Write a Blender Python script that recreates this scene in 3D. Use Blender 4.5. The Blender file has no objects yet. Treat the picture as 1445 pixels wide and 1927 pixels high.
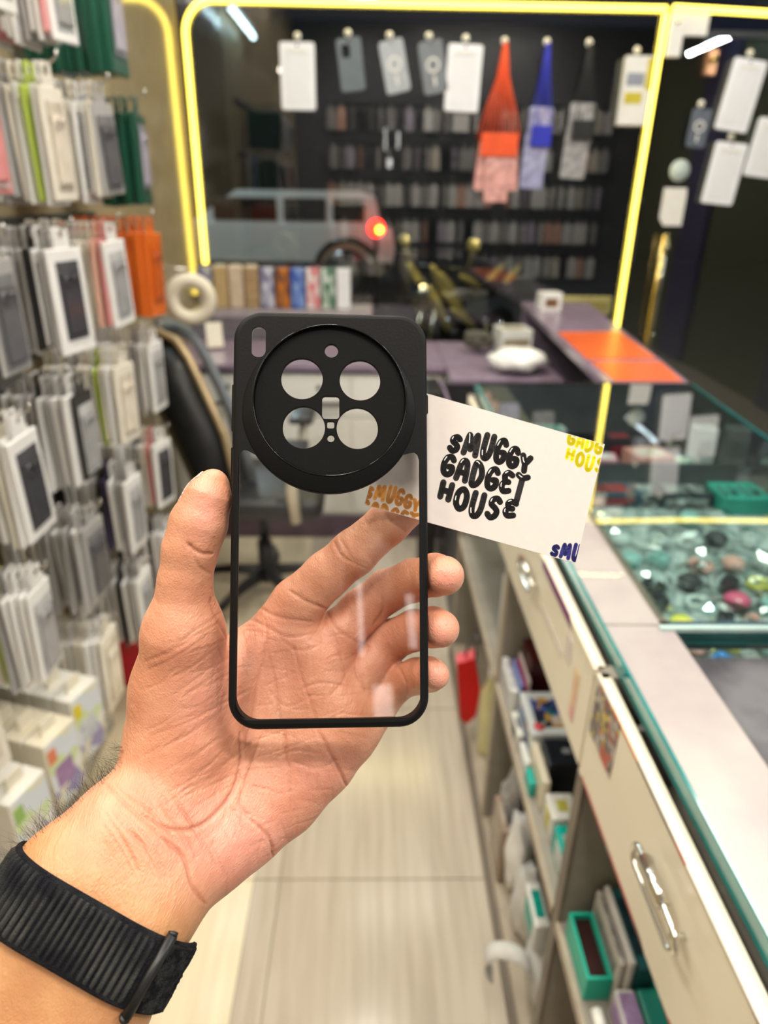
import bpy, bmesh, math, random
import numpy as np
from mathutils import Vector, Matrix
C = bpy.context.scene.collection
S = bpy.context.scene
# ------------------------------------------------------------------ camera
FPX, CX, CY = 1285.0, 722.5, 963.5
EYE = Vector((0, 0, 1.45))
def _rot(p, r, y):
    cp, sp, cr, sr, cy, sy = math.cos(p), math.sin(p), math.cos(r), math.sin(r), math.cos(y), math.sin(y)
    right = np.array([1, 0, 0.]); fwd = np.array([0, cp, -sp]); up = np.array([0, sp, cp])
    right, up = cr*right + sr*up, -sr*right + cr*up
    Rz = np.array([[cy, sy, 0], [-sy, cy, 0], [0, 0, 1]])
    return np.stack([Rz@right, Rz@up, -(Rz@fwd)], 1)
RC = _rot(math.radians(25.089), math.radians(0.914), math.radians(1.242))
cam = bpy.data.objects.new('camera', bpy.data.cameras.new('camera')); C.objects.link(cam)
M4 = Matrix([[RC[i][j] for j in range(3)] + [EYE[i]] for i in range(3)] + [[0, 0, 0, 1]])
cam.matrix_world = M4
cam.data.sensor_fit = 'VERTICAL'; cam.data.sensor_height = 36; cam.data.lens = FPX/1927*36
cam.data.clip_start = 0.02
cam.data.dof.use_dof = True; cam.data.dof.focus_distance = 0.272; cam.data.dof.aperture_fstop = 7.6
S.camera = cam
# ------------------------------------------------------------------ world, light, exposure
S.view_settings.view_transform = 'Standard'; S.view_settings.look = 'None'
S.view_settings.gamma = 1; S.view_settings.use_curve_mapping = False
S.view_settings.exposure = -0.08
wd = bpy.data.worlds.new('night'); S.world = wd; wd.use_nodes = True
wd.node_tree.nodes['Background'].inputs[0].default_value = (0.02, 0.025, 0.04, 1)
wd.node_tree.nodes['Background'].inputs[1].default_value = 0.5
def area(name, loc, rot, sx, sy, power, col):
    l = bpy.data.lights.new(name, 'AREA'); l.shape = 'RECTANGLE'; l.size = sx; l.size_y = sy
    l.energy = power; l.color = col
    o = bpy.data.objects.new(name, l); C.objects.link(o); o.location = loc; o.rotation_euler = rot
    return o
WARM = (1, .92, .80)
area('ceiling_light_over_aisle', (0.0, 1.75, 3.07), (0, 0, 0), .14, 1.2, 34, WARM)
area('fill_light_behind', (-.1, -.2, 3.07), (0, 0, 0), .25, 1.0, 32, WARM)  # unseen fill added above the camera to light the hand and case
area('ceiling_light_counter', (1.5, 1.75, 3.07), (0, 0, 0), .14, 1.2, 32, WARM)
area('ceiling_light_front', (0.6, 3.15, 3.07), (0, 0, 0), 1.4, .25, 9, WARM)
area('fill_light_left', (-.80, -.15, 2.42), (0, math.radians(-55), 0), .08, 1.0, 9, WARM)  # fill light added on the left for the hand, not a fitting
area('fill_light_left_high', (-.82, 1.0, 2.85), (0, math.radians(-50), 0), .08, 1.1, 26, WARM)  # unseen, added so the upright drawer fronts get more light
area('wall_light_right', (2.70, .85, 2.56), (0, math.radians(50), 0), .03, 1.0, 30, (.95, .97, 1))
area('fill_light_back', (1.2, -.5, 3.07), (math.radians(-25), 0, 0), 1.4, .3, 85, WARM)  # unseen, added to brighten the packs mirrored in the window
# ------------------------------------------------------------------ helpers
def ray(px, py):
    return RC @ np.array([px-CX, -(py-CY), -FPX])
def onz(px, py, z):
    d = ray(px, py); t = (z-EYE.z)/d[2]; return Vector((t*d[0], t*d[1], z))
def ony(px, py, Y):
    d = ray(px, py); t = Y/d[1]; return Vector((t*d[0], Y, EYE.z+t*d[2]))
def onx(px, py, X):
    d = ray(px, py); t = X/d[0]; return Vector((X, t*d[1], EYE.z+t*d[2]))
def nrand(seed): return random.Random(seed)
MATS = {}
def mat(name, col, rough=.5, metal=0, noise=0, nscale=20, bump=0, bscale=60, spec=.5, emit=None, estr=0, coat=0, stretch=None, col2=None, trans=0, ior=1.45, alpha=1, sheen=0):
    if name in MATS: return MATS[name]
    m = bpy.data.materials.new(name); m.use_nodes = True; nt = m.node_tree; b = nt.nodes['Principled BSDF']
    c = (*col, 1); b.inputs['Base Color'].default_value = c; b.inputs['Roughness'].default_value = rough
    b.inputs['Metallic'].default_value = metal; b.inputs['Specular IOR Level'].default_value = spec
    b.inputs['Coat Weight'].default_value = coat; b.inputs['IOR'].default_value = ior
    b.inputs['Transmission Weight'].default_value = trans; b.inputs['Alpha'].default_value = alpha
    b.inputs['Sheen Weight'].default_value = sheen
    if emit: b.inputs['Emission Color'].default_value = (*emit, 1); b.inputs['Emission Strength'].default_value = estr
    tc = nt.nodes.new('ShaderNodeTexCoord'); mp = nt.nodes.new('ShaderNodeMapping')
    nt.links.new(tc.outputs['Object'], mp.inputs[0])
    if stretch: mp.inputs['Scale'].default_value = stretch
    n = nt.nodes.new('ShaderNodeTexNoise'); n.inputs['Scale'].default_value = nscale; n.inputs['Detail'].default_value = 5
    nt.links.new(mp.outputs[0], n.inputs[0])
    if noise or col2:
        mx = nt.nodes.new('ShaderNodeMix'); mx.data_type = 'RGBA'
        c2 = (*col2, 1) if col2 else tuple(max(0, v*(1-noise)) for v in col)+(1,)
        mx.inputs['A'].default_value = c; mx.inputs['B'].default_value = c2
        rp = nt.nodes.new('ShaderNodeValToRGB'); rp.color_ramp.elements[0].position = .38; rp.color_ramp.elements[1].position = .62
        nt.links.new(n.outputs[0], rp.inputs[0]); nt.links.new(rp.outputs[0], mx.inputs['Factor'])
        nt.links.new(mx.outputs['Result'], b.inputs['Base Color'])
    if bump:
        n2 = nt.nodes.new('ShaderNodeTexNoise'); n2.inputs['Scale'].default_value = bscale; n2.inputs['Detail'].default_value = 4
        nt.links.new(mp.outputs[0], n2.inputs[0])
        bp = nt.nodes.new('ShaderNodeBump'); bp.inputs['Strength'].default_value = bump; bp.inputs['Distance'].default_value = .002
        nt.links.new(n2.outputs[0], bp.inputs['Height']); nt.links.new(bp.outputs[0], b.inputs['Normal'])
    MATS[name] = m; return m
def glassmat(name, tint=(1, 1, 1), ior=1.5, rough=0.0, boost=1.0, base=0.0):
    """clear sheet: transparent body with a fresnel mirror on top"""
    if name in MATS: return MATS[name]
    m = bpy.data.materials.new(name); m.use_nodes = True; nt = m.node_tree
    for n in list(nt.nodes):
        if n.type != 'OUTPUT_MATERIAL': nt.nodes.remove(n)
    out = [n for n in nt.nodes if n.type == 'OUTPUT_MATERIAL'][0]
    t = nt.nodes.new('ShaderNodeBsdfTransparent'); t.inputs[0].default_value = (*tint, 1)
    g = nt.nodes.new('ShaderNodeBsdfGlossy'); g.inputs['Roughness'].default_value = rough
    f = nt.nodes.new('ShaderNodeFresnel'); f.inputs[0].default_value = ior
    mu = nt.nodes.new('ShaderNodeMath'); mu.operation = 'MULTIPLY_ADD'; mu.inputs[1].default_value = boost; mu.inputs[2].default_value = base
    mu.use_clamp = True
    x = nt.nodes.new('ShaderNodeMixShader')
    ge = nt.nodes.new('ShaderNodeNewGeometry'); iv = nt.nodes.new('ShaderNodeMath'); iv.operation = 'SUBTRACT'; iv.inputs[0].default_value = 1
    nt.links.new(ge.outputs['Backfacing'], iv.inputs[1]); m2 = nt.nodes.new('ShaderNodeMath'); m2.operation = 'MULTIPLY'
    nt.links.new(f.outputs[0], mu.inputs[0]); nt.links.new(mu.outputs[0], m2.inputs[0]); nt.links.new(iv.outputs[0], m2.inputs[1]); nt.links.new(m2.outputs[0], x.inputs[0])
    nt.links.new(t.outputs[0], x.inputs[1]); nt.links.new(g.outputs[0], x.inputs[2]); nt.links.new(x.outputs[0], out.inputs[0])
    MATS[name] = m; return m
def emat(name, col, s):
    return mat(name, (0.0, 0.0, 0.0), .5, emit=col, estr=s)
def link(name, me, m=None, parent=None, smooth=False):
    o = bpy.data.objects.new(name, me); C.objects.link(o)
    if m is not None and len(me.materials) == 0:
        for k in (m if isinstance(m, (list, tuple)) else [m]): me.materials.append(k)
    if parent is not None: o.parent = parent
    if smooth:
        me.polygons.foreach_set('use_smooth', [True]*len(me.polygons))
    return o
def bm_obj(name, bm, m, parent=None, smooth=False):
    me = bpy.data.meshes.new(name); bm.to_mesh(me); bm.free(); return link(name, me, m, parent, smooth)
def box(bm, x0, x1, y0, y1, z0, z1, mi=0, bev=0):
    r = bmesh.ops.create_cube(bm, size=1); vs = r['verts']
    for v in vs: v.co = Vector(((x0+x1)/2+v.co.x*(x1-x0), (y0+y1)/2+v.co.y*(y1-y0), (z0+z1)/2+v.co.z*(z1-z0)))
    fs = {f for v in vs for f in v.link_faces}
    for f in fs: f.material_index = mi
    if bev:
        es = {e for v in vs for e in v.link_edges}
        bmesh.ops.bevel(bm, geom=list(es), offset=bev, segments=2, affect='EDGES', profile=.5)
    return vs
def boxo(name, x0, x1, y0, y1, z0, z1, m, parent=None, bev=0, rel=None):
    """box object; its origin sits at the centre of its base (top-level things), coordinates are world ones"""
    c = Vector(((x0+x1)/2, (y0+y1)/2, z0)) if parent is None else Vector((0, 0, 0))
    bm = bmesh.new(); box(bm, x0-c.x, x1-c.x, y0-c.y, y1-c.y, z0-c.z, z1-c.z, 0, bev)
    o = bm_obj(name, bm, m, parent); o.location = c; return o
def tube(bm, pts, r, n=8, closed=False, mi=0, cap=True):
    pts = [Vector(p) for p in pts]; rings = []; N = len(pts)
    rr = r if isinstance(r, (list, tuple)) else [r]*N
    prev = None
    for i, p in enumerate(pts):
        if closed: t = (pts[(i+1) % N]-pts[i-1])
        else: t = pts[min(i+1, N-1)]-pts[max(i-1, 0)]
        t = t.normalized() if t.length > 0 else Vector((0, 0, 1))
        if prev is None:
            a = t.orthogonal().normalized()
        else:
            a = (prev-t*prev.dot(t)); a = a.normalized() if a.length > 1e-6 else t.orthogonal().normalized()
        prev = a; b = t.cross(a)
        rings.append([bm.verts.new(p+(a*math.cos(2*math.pi*k/n)+b*math.sin(2*math.pi*k/n))*rr[i]) for k in range(n)])
    for i in range(N if closed else N-1):
        A, B = rings[i], rings[(i+1) % N]
        for k in range(n):
            f = bm.faces.new((A[k], A[(k+1) % n], B[(k+1) % n], B[k])); f.material_index = mi; f.smooth = True
    if cap and not closed:
        for R_ in (rings[0][::-1], rings[-1]):
            f = bm.faces.new(R_); f.material_index = mi
def lathe(bm, prof, n=32, center=(0, 0, 0), mi=0, smooth=True, axis='Z'):
    cx, cy, cz = center; rings = []
    for r, z in prof:
        ring = []
        for k in range(n):
            a = 2*math.pi*k/n; x, y = r*math.cos(a), r*math.sin(a)
            if axis == 'Z': co = (cx+x, cy+y, cz+z)
            elif axis == 'X': co = (cx+z, cy+x, cz+y)
            else: co = (cx+x, cy+z, cz+y)
            ring.append(bm.verts.new(co))
        rings.append(ring)
    for A, B in zip(rings, rings[1:]):
        for k in range(n):
            f = bm.faces.new((A[k], A[(k+1) % n], B[(k+1) % n], B[k])); f.material_index = mi; f.smooth = smooth
    return rings
def rrect(x0, x1, y0, y1, r, n=6):
    pts = []
    for cx, cy, a0 in ((x1-r, y1-r, 0), (x0+r, y1-r, 90), (x0+r, y0+r, 180), (x1-r, y0+r, 270)):
        for k in range(n+1):
            a = math.radians(a0+90*k/n); pts.append((cx+r*math.cos(a), cy+r*math.sin(a)))
    return pts
def circ(cx, cy, r, n=40): return [(cx+r*math.cos(2*math.pi*k/n), cy+r*math.sin(2*math.pi*k/n)) for k in range(n)]
def plate(name, loops, z0, z1, bev=0, m=None, parent=None):
    """flat plate with holes: outlines in the local XY plane, thickness z0..z1"""
    cu = bpy.data.curves.new(name, 'CURVE'); cu.dimensions = '2D'; cu.fill_mode = 'BOTH'
    cu.extrude = max(1e-6, (z1-z0)/2-bev); cu.bevel_depth = bev; cu.bevel_resolution = 2; cu.offset = -bev
    for lp in loops:
        sp = cu.splines.new('POLY'); sp.points.add(len(lp)-1); sp.use_cyclic_u = True
        for p, q in zip(sp.points, lp): p.co = (q[0], q[1], 0, 1)
    t = bpy.data.objects.new('tmp', cu); C.objects.link(t)
    dg = bpy.context.evaluated_depsgraph_get(); me = bpy.data.meshes.new_from_object(t.evaluated_get(dg))
    me.transform(Matrix.Translation((0, 0, (z0+z1)/2))); me.name = name; me.materials.clear()
    bpy.data.objects.remove(t); bpy.data.curves.remove(cu)
    return link(name, me, m, parent)
def tag(o, label=None, cat=None, group=None, kind=None):
    if label: o['label'] = label
    if cat: o['category'] = cat
    if group: o['group'] = group
    if kind: o['kind'] = kind
    return o
def thing(name, label, cat, loc=(0, 0, 0), rotz=0, group=None):
    o = bpy.data.objects.new(name, None); C.objects.link(o); o.empty_display_size = .02
    o.location = loc; o.rotation_euler = (0, 0, rotz); return tag(o, label, cat, group)
def struct(o): o['kind'] = 'structure'; return o
def copy_tree(o, parent=None):
    c = o.copy(); C.objects.link(c)
    if parent is not None: c.parent = parent
    for ch in list(o.children): copy_tree(ch, c)
    return c
ORD = ['nearest', 'second', 'third', 'fourth', 'fifth', 'sixth', 'seventh', 'eighth', 'ninth', 'tenth', 'eleventh', 'twelfth', 'thirteenth', 'fourteenth', 'fifteenth', 'sixteenth']
# ------------------------------------------------------------------ palette
m_tile = mat('floor_stone', (.56, .50, .41), .16, noise=.0, col2=(.47, .41, .33), nscale=9, stretch=(6, .35, 1))
m_tile2 = mat('floor_cream', (.74, .66, .48), .16, col2=(.68, .59, .42), nscale=9, stretch=(6, .35, 1))  # paler, warmer version of the floor stone for the leftmost column
m_grout = mat('grout', (.30, .26, .21), .8)
m_wall = mat('gold_wallpaper', (.38, .31, .18), .4, col2=(.29, .23, .125), nscale=18, stretch=(1, 4, .6), bump=.2, bscale=40)
m_ceil = mat('ceiling_paint', (.30, .29, .27), .8, noise=.1)
m_wallr = mat('dark_olive_wall', (.13, .13, .07), .6, noise=.3)
m_wallp = mat('purple_column', (.10, .08, .17), .5, noise=.2)
m_teal = mat('glass_edge', (.02, .22, .22), .1, noise=.2, coat=.6)
m_marb = mat('pink_marble_laminate', (.41, .345, .36), .25, col2=(.47, .415, .405), nscale=9, bump=0)
m_purp = mat('purple_laminate', (.25, .19, .26), .22, noise=.15, nscale=14)
m_lam = mat('grey_laminate', (.27, .25, .21), .5, noise=.12)
m_edge = mat('taupe_edge_band', (.40, .34, .26), .5, noise=.15)
m_divd = mat('dark_taupe_edge', (.17, .14, .11), .45, noise=.2)
m_crm = mat('cream_gloss_panel', (.76, .70, .56), .22, noise=.04, nscale=6)
m_wht = mat('white_panel', (.78, .77, .72), .3, noise=.04)
m_blk = mat('black_plastic', (.012, .012, .013), .4, noise=.3)
m_chr = mat('chrome', (.75, .74, .70), .14, metal=1, noise=.05)
m_gold = mat('brass', (.75, .58, .22), .22, metal=1, noise=.1)
m_dgry = mat('dark_grey_panel', (.11, .11, .12), .4, noise=.2)
g_wall = glassmat('shopfront_glass', (.90, .93, .92), 1.5, 0, 3.0, .02)
g_disp = glassmat('display_glass', (.90, .97, .955), 1.5, 0, 2.3, 0)
g_clear = glassmat('clear_sheet', (.975, .985, .98), 1.5, .02, .9, 0)
# ------------------------------------------------------------------ setting
YG = 3.65
o = boxo('floor', -1.1, 3.1, -1.5, YG+.1, -.05, -.004, m_grout); struct(o)
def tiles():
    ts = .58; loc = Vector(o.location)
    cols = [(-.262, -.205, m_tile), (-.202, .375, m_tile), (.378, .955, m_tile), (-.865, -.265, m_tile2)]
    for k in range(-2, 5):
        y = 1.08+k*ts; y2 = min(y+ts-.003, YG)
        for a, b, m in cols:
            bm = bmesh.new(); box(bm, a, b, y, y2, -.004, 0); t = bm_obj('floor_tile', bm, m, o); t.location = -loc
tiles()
struct(boxo('wall_left', -.97, -.87, -1.5, YG, 0, 3.09, m_wall))
_wl = [q for q in bpy.data.objects if q.name == 'wall_left'][0]
bm = bmesh.new(); box(bm, 0, .0025, 2.62, YG-.001, 0, 3.09); _q = bm_obj('pier_panel', bm, mat('gold_gloss_panel', (.40, .33, .19), .15, col2=(.31, .25, .14), nscale=18, stretch=(1, 4, .6), coat=.35), _wl); _q.location = (-.87-_wl.location.x, -_wl.location.y, 0)
struct(boxo('ceiling', -1.1, 3.1, -1.5, YG+.1, 3.09, 3.15, m_ceil))
struct(boxo('wall_back', -1.1, 3.1, -1.5, -1.4, 0, 3.09, m_dgry))
wr = struct(boxo('wall_right', 3.0, 3.1, -1.4, YG, 0, 3.09, m_wallr))
for (a, b) in ((.2, .75), (2.2, 2.6)):
    bm = bmesh.new(); box(bm, -.09, -.05, a, b, 0, 3.09)
    t = bm_obj('column', bm, m_wallp, wr); t.location = (0, -wr.location.y, 0)
# glass shopfront : fixed pane, door leaf, transom
win = struct(boxo('window_1', -.86, 1.30, YG, YG+.010, .02, 2.21, g_wall))
door = struct(boxo('door_1', 1.315, 2.35, YG, YG+.010, .02, 2.10, g_wall))
struct(boxo('window_2', -.86, 3.0, YG, YG+.010, 2.215, 3.08, g_wall))
struct(boxo('window_3', 2.36, 3.0, YG, YG+.010, .02, 2.21, g_wall))
struct(boxo('trim_1', -.86, 3.0, YG-.005, YG+.02, 0, .02, m_dgry))
struct(boxo('trim_2', 1.315, 3.0, YG-.008, YG+.018, 2.10, 2.125, m_blk))
# patch fitting (white L) and hinge
def Lfit():
    r = thing('patch_fitting', 'white L-shaped metal fitting at the top corner of the glass door', 'fitting', (1.36, YG-.02, 2.08))
    bm = bmesh.new(); box(bm, -.05, .015, -.004, .012, -.06, .11, bev=.002); box(bm, .015, .12, -.004, .012, .02, .11, bev=.002)
    bm_obj('plate', bm, m_wht, r)
    bm = bmesh.new(); lathe(bm, [(0, 0), (.009, 0), (.009, .004), (0, .004)], 12, (-.02, -.008, .07), axis='Y'); bm_obj('screw', bm, m_chr, r)
Lfit()
o = thing('door_closer', 'small brown metal catch at the top of the glass door', 'door catch', (1.52, YG-.02, 2.0))
bm = bmesh.new(); box(bm, -.025, .025, -.02, .015, -.05, .05, bev=.004); bm_obj('body', bm, mat('bronze', (.35, .18, .09), .3, metal=.8, noise=.2), o)
bm = bmesh.new(); lathe(bm, [(0, -.02), (.014, -.02), (.014, 0), (0, 0)], 12, (0, -.02, .01), axis='Y'); bm_obj('knob', bm, m_gold, o)
# door handle bars
for k, (x, m, l) in enumerate(((1.44, m_gold, 'gold'), (1.50, m_chr, 'steel'))):
    dy = -.05 if k == 0 else .06; bm = bmesh.new(); p = Vector((x, YG+dy, .72))-Vector(door.location)
    tube(bm, [p, p+Vector((0, 0, .56))], .013, 12); h = bm_obj('door_handle', bm, m, door, True); h['label'] = l+' vertical pull bar'
    for z in (.06, .50):
        bm = bmesh.new(); tube(bm, [p+Vector((0, 0, z)), p+Vector((0, -dy+(-.002 if k == 0 else .012), z))], .007, 8); bm_obj('standoff', bm, m, h, True)
# LED rope around the window
m_led = mat('led_yellow', (.9, .7, .1), .4, emit=(1, .76, .10), estr=4.6)
def led(name, pts, label):
    base = Vector(pts[0]); bm = bmesh.new(); tube(bm, [Vector(p)-base for p in pts], .0125, 8)
    o = bm_obj(name, bm, m_led, None, True); o.location = base
    return tag(o, label, 'light strip')
yl = YG-.018
arc = [(-.83+.13*(1-math.cos(a)), yl, 2.065+.13*math.sin(a)) for a in [math.radians(x) for x in range(0, 91, 10)]]
led('led_strip', [(-.835, yl, .965), (-.832, yl, 1.5)]+arc+[(.3, yl, 2.195), (1.285, yl, 2.197)], 'glowing yellow light strip along the left edge and top of the shop window')
led('led_strip', [(1.285, yl, .40), (1.28, yl, 1.4), (1.285, yl, 2.18)], 'glowing yellow light strip up the right edge of the shop window')
led('led_strip', [(1.31, yl-.01, 2.20), (1.8, yl-.01, 2.185), (2.99, yl-.01, 2.19)], 'glowing yellow light strip running above the glass door')
# tube lamps
m_tub = mat('tube_glow', (.9, .95, 1), .4, emit=(.62, .90, 1), estr=38)
def lamp(loc, L, label, power=0):
    r = thing('tube_lamp', label, 'lamp', loc)
    bm = bmesh.new(); tube(bm, [(0, 0, 0), (0, L, 0)], .016, 10); bm_obj('tube', bm, m_tub, r, True)
    bm = bmesh.new(); box(bm, -.02, .02, -.03, L+.03, .02, .05); bm_obj('batten', bm, m_wht, r)
    for y in (-.02, L):
        bm = bmesh.new(); box(bm, -.018, .018, y, y+.02, -.018, .022); bm_obj('end_cap', bm, m_wht, r)
    return r
lamp((-.79, 1.92, 2.36), .86, 'white tube lamp above the left wall rack')
lamp((2.74, .60, 2.58), .55, 'white tube lamp high on the far right wall, nearer the camera')
lamp((2.78, 1.22, 2.58), .40, 'short white tube lamp high on the far right wall, nearer the door')
# frames of the ceiling lights; those above the photographer and near the back are added fill
for k, (x, y, sx, sy) in enumerate(((0, 1.75, .14, 1.2), (-.1, -.2, .25, 1.0), (1.5, 1.75, .14, 1.2), (.6, 3.15, 1.4, .25), (1.2, -.5, 1.4, .3))):
    r = thing('ceiling_light', ['ceiling light panel over the aisle', 'added fill light panel above the photographer', 'ceiling light panel over the display counter', 'long ceiling light panel beside the shop window', 'long added fill light panel near the back wall'][k], 'ceiling light', (x, y, 3.08))
    bm = bmesh.new()
    for (a, b, c, d) in ((-sx/2-.03, -sx/2, -sy/2-.03, sy/2+.03), (sx/2, sx/2+.03, -sy/2-.03, sy/2+.03), (-sx/2, sx/2, -sy/2-.03, -sy/2), (-sx/2, sx/2, sy/2, sy/2+.03)): box(bm, a, b, c, d, -.02, .008)
    bm_obj('frame', bm, m_wht, r)

# glowing shapes added by the back wall for the streaks on the clear panel
for k, (x, z, h_, w_) in enumerate(((.275, 1.89, .16, .022), (.135, 1.87, .22, .016), (.185, 1.70, .09, .05))):
    r = thing('streak_glow', ['short upright glow added on the back wall', 'longer thin upright glow added on the back wall', 'small square glow added low on the back wall'][k], 'lamp', (x, -1.24, z))
    bm = bmesh.new(); box(bm, -w_/2, w_/2, -.004, .0, 0, h_); bm_obj('glow_face', bm, emat('strip_glow', (1, .97, .92), 7), r)
    bm = bmesh.new(); box(bm, -w_/2-.004, w_/2+.004, -.02, -.004, -.006, h_+.006); bm_obj('backing', bm, m_blk, r)
# ------------------------------------------------------------------ right-hand counter
CT = thing('shop_counter', 'long shop counter with cream drawers, open shelves and pink marble top under glass', 'counter', (.6, .95, 0))
def part(name, bm, m, root, smooth=False):
    o = bm_obj(name, bm, m, root, smooth); o.location = -Vector(root.location); return o
def pbox(name, x0, x1, y0, y1, z0, z1, m, root=None, bev=0):
    root = root or CT; bm = bmesh.new(); box(bm, x0, x1, y0, y1, z0, z1, 0, bev); return part(name, bm, m, root)
pbox('plinth', .272, .93, -.1, 1.93, 0, .045, m_divd)
pbox('base_board', .280, .93, -.1, 1.93, .045, .063, m_edge)
pbox('back_panel', .60, .615, -.1, 1.93, .063, .79, m_lam)
for y in (-.08, .655, 1.20, 1.905):
    pbox('divider', .286, .60, y, y+.022, .063, .79, m_lam); pbox('divider_top', .286, .376, y, y+.022, .79, .925, m_lam); pbox('edge_band', .280, .286, y-.001, y+.023, .063, .925, m_divd if y < 1 else m_edge)
for (a, b) in ((-.058, .655), (.678, 1.20), (1.222, 1.905)):
    pbox('shelf', .284, .60, a, b, .458, .474, m_lam); pbox('edge_band', .278, .284, a, b, .457, .475, m_edge)
def drawer(y0, y1, hy, label=None, sticker=None):
    d = pbox('drawer', .276, .292, y0, y1, .768, .925, m_crm, bev=.0015)
    xe = .56 if y0 < 0 else .376; zt_ = .87 if y0 < 0 else .90
    bm = bmesh.new(); box(bm, .292, xe, y0+.03, y1-.03, .775, .779); box(bm, xe-.01, xe, y0+.03, y1-.03, .779, zt_)
    for y in (y0+.03, y1-.04): box(bm, .292, xe-.01, y, y+.01, .779, zt_)
    b = bm_obj('drawer_box', bm, m_lam, d)
    # stadium-shaped carabiner pull with a thick sleeve
    bm = bmesh.new(); pts = []; c = Vector((.262, hy, .868)); L, r = .038, .0125
    for k in range(13):
        a = -math.pi/2+math.pi*k/12; pts.append(c+Vector((0, L+r*math.cos(a), r*math.sin(a))))
    for k in range(13):
        a = math.pi/2+math.pi*k/12; pts.append(c+Vector((0, -L+r*math.cos(a), r*math.sin(a))))
    tube(bm, pts, .0033, 10, closed=True)
    tube(bm, [c+Vector((0, -.018, .0125)), c+Vector((0, .030, .0125))], .0062, 12)
    for yy in (-L, L): tube(bm, [c+Vector((0, yy, 0)), c+Vector((.016, yy, 0))], .003, 8)
    bm_obj('handle', bm, m_chr, d, True)
    return d
d1 = drawer(-.05, .665, .415); d2 = drawer(.672, 1.245, 1.0); d3 = drawer(1.25, 1.90, 1.55)
# printed trim along the drawer edges (torn red, orange and black print)
def printmat(name, cols, scale, stretch=None):
    m = bpy.data.materials.new(name); m.use_nodes = True; nt = m.node_tree; b = nt.nodes['Principled BSDF']; b.inputs['Roughness'].default_value = .3
    tc = nt.nodes.new('ShaderNodeTexCoord'); mp = nt.nodes.new('ShaderNodeMapping'); nt.links.new(tc.outputs['Object'], mp.inputs[0])
    if stretch: mp.inputs['Scale'].default_value = stretch
    v = nt.nodes.new('ShaderNodeTexVoronoi'); v.inputs['Scale'].default_value = scale; nt.links.new(mp.outputs[0], v.inputs['Vector'])
    sp = nt.nodes.new('ShaderNodeSeparateColor'); nt.links.new(v.outputs['Color'], sp.inputs[0])
    rp = nt.nodes.new('ShaderNodeValToRGB'); rp.color_ramp.interpolation = 'CONSTANT'; nt.links.new(sp.outputs[0], rp.inputs[0])
    e = rp.color_ramp.elements
    while len(e) > 1: e.remove(e[-1])
    e[0].position = 0; e[0].color = (*cols[0], 1)
    for k, c in enumerate(cols[1:]): q = e.new((k+1)/len(cols)); q.color = (*c, 1)
    nt.links.new(rp.outputs[0], b.inputs['Base Color']); return m
m_strip = printmat('torn_print', [(.30, .02, .02), (.45, .12, .02), (.05, .03, .03), (.45, .40, .33), (.12, .02, .02)], 30, (1, .4, 1))
m_strip2 = printmat('purple_print', [(.14, .01, .12), (.55, .16, .01), (.12, .01, .10), (.70, .65, .5)], 14, (1, .6, 1))
m_skull = printmat('collage_sticker', [(.30, .28, .27), (.10, .08, .08), (.42, .39, .37), (.05, .04, .04), (.20, .18, .17), (.55, .40, .03), (.22, .20, .19), (.12, .09, .08), (.30, .05, .02)], 120)
for d, a, b, m in ((d1, -.05, .665, m_strip), (d2, .672, .95, m_strip2)):
    for z0, z1 in (((.9225, .9255), (.7665, .7695)) if d is d1 else ((.9105, .9255),)):
        bm = bmesh.new(); box(bm, .2753, .2765, a, b, z0, z1); bm_obj('printed_edge', bm, m, d)
bm = bmesh.new(); box(bm, .2750, .2758, .575, .655, .845, .925); bm_obj('sticker', bm, m_skull, d1)
bm = bmesh.new(); box(bm, .2748, .2754, .585, .612, .845, .865); bm_obj('sticker_patch', bm, mat('sticker_red', (.45, .05, .02), .3, noise=.4), d1)
m_fade = mat('faded_print', (.66, .60, .50), .3, col2=(.55, .50, .50), nscale=40)
for (a, b, z0, z1, m) in ((.80, .93, .845, .856, m_fade), (.715, .735, .80, .88, mat('flower_print', (.68, .50, .25), .3, col2=(.62, .30, .30), nscale=30)), (.76, .79, .86, .90, m_fade)):
    bm = bmesh.new(); box(bm, .2753, .2758, a, b, z0, z1); bm_obj('printed_mark', bm, m, d2)
# top: marble strip under a glass sheet with a teal edge
pbox('top_board', .300, .392, -.1, .733, .925, .944, m_divd); pbox('top_board', .300, .392, .735, 1.95, .925, .944, m_divd)
pbox('marble_strip', .303, .390, -.1, .734, .944, .9462, m_marb); pbox('marble_strip', .303, .378, .7365, 1.50, .944, .9462, m_marb)
pbox('glass_edge', .2985, .3030, -.1, 1.95, .928, .9500, m_teal, bev=.001)
pbox('glass_sheet', .3031, .392, -.1, .735, .9463, .9500, g_clear); pbox('glass_sheet', .3031, .378, .7365, 1.50, .9463, .9500, g_clear)
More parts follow.
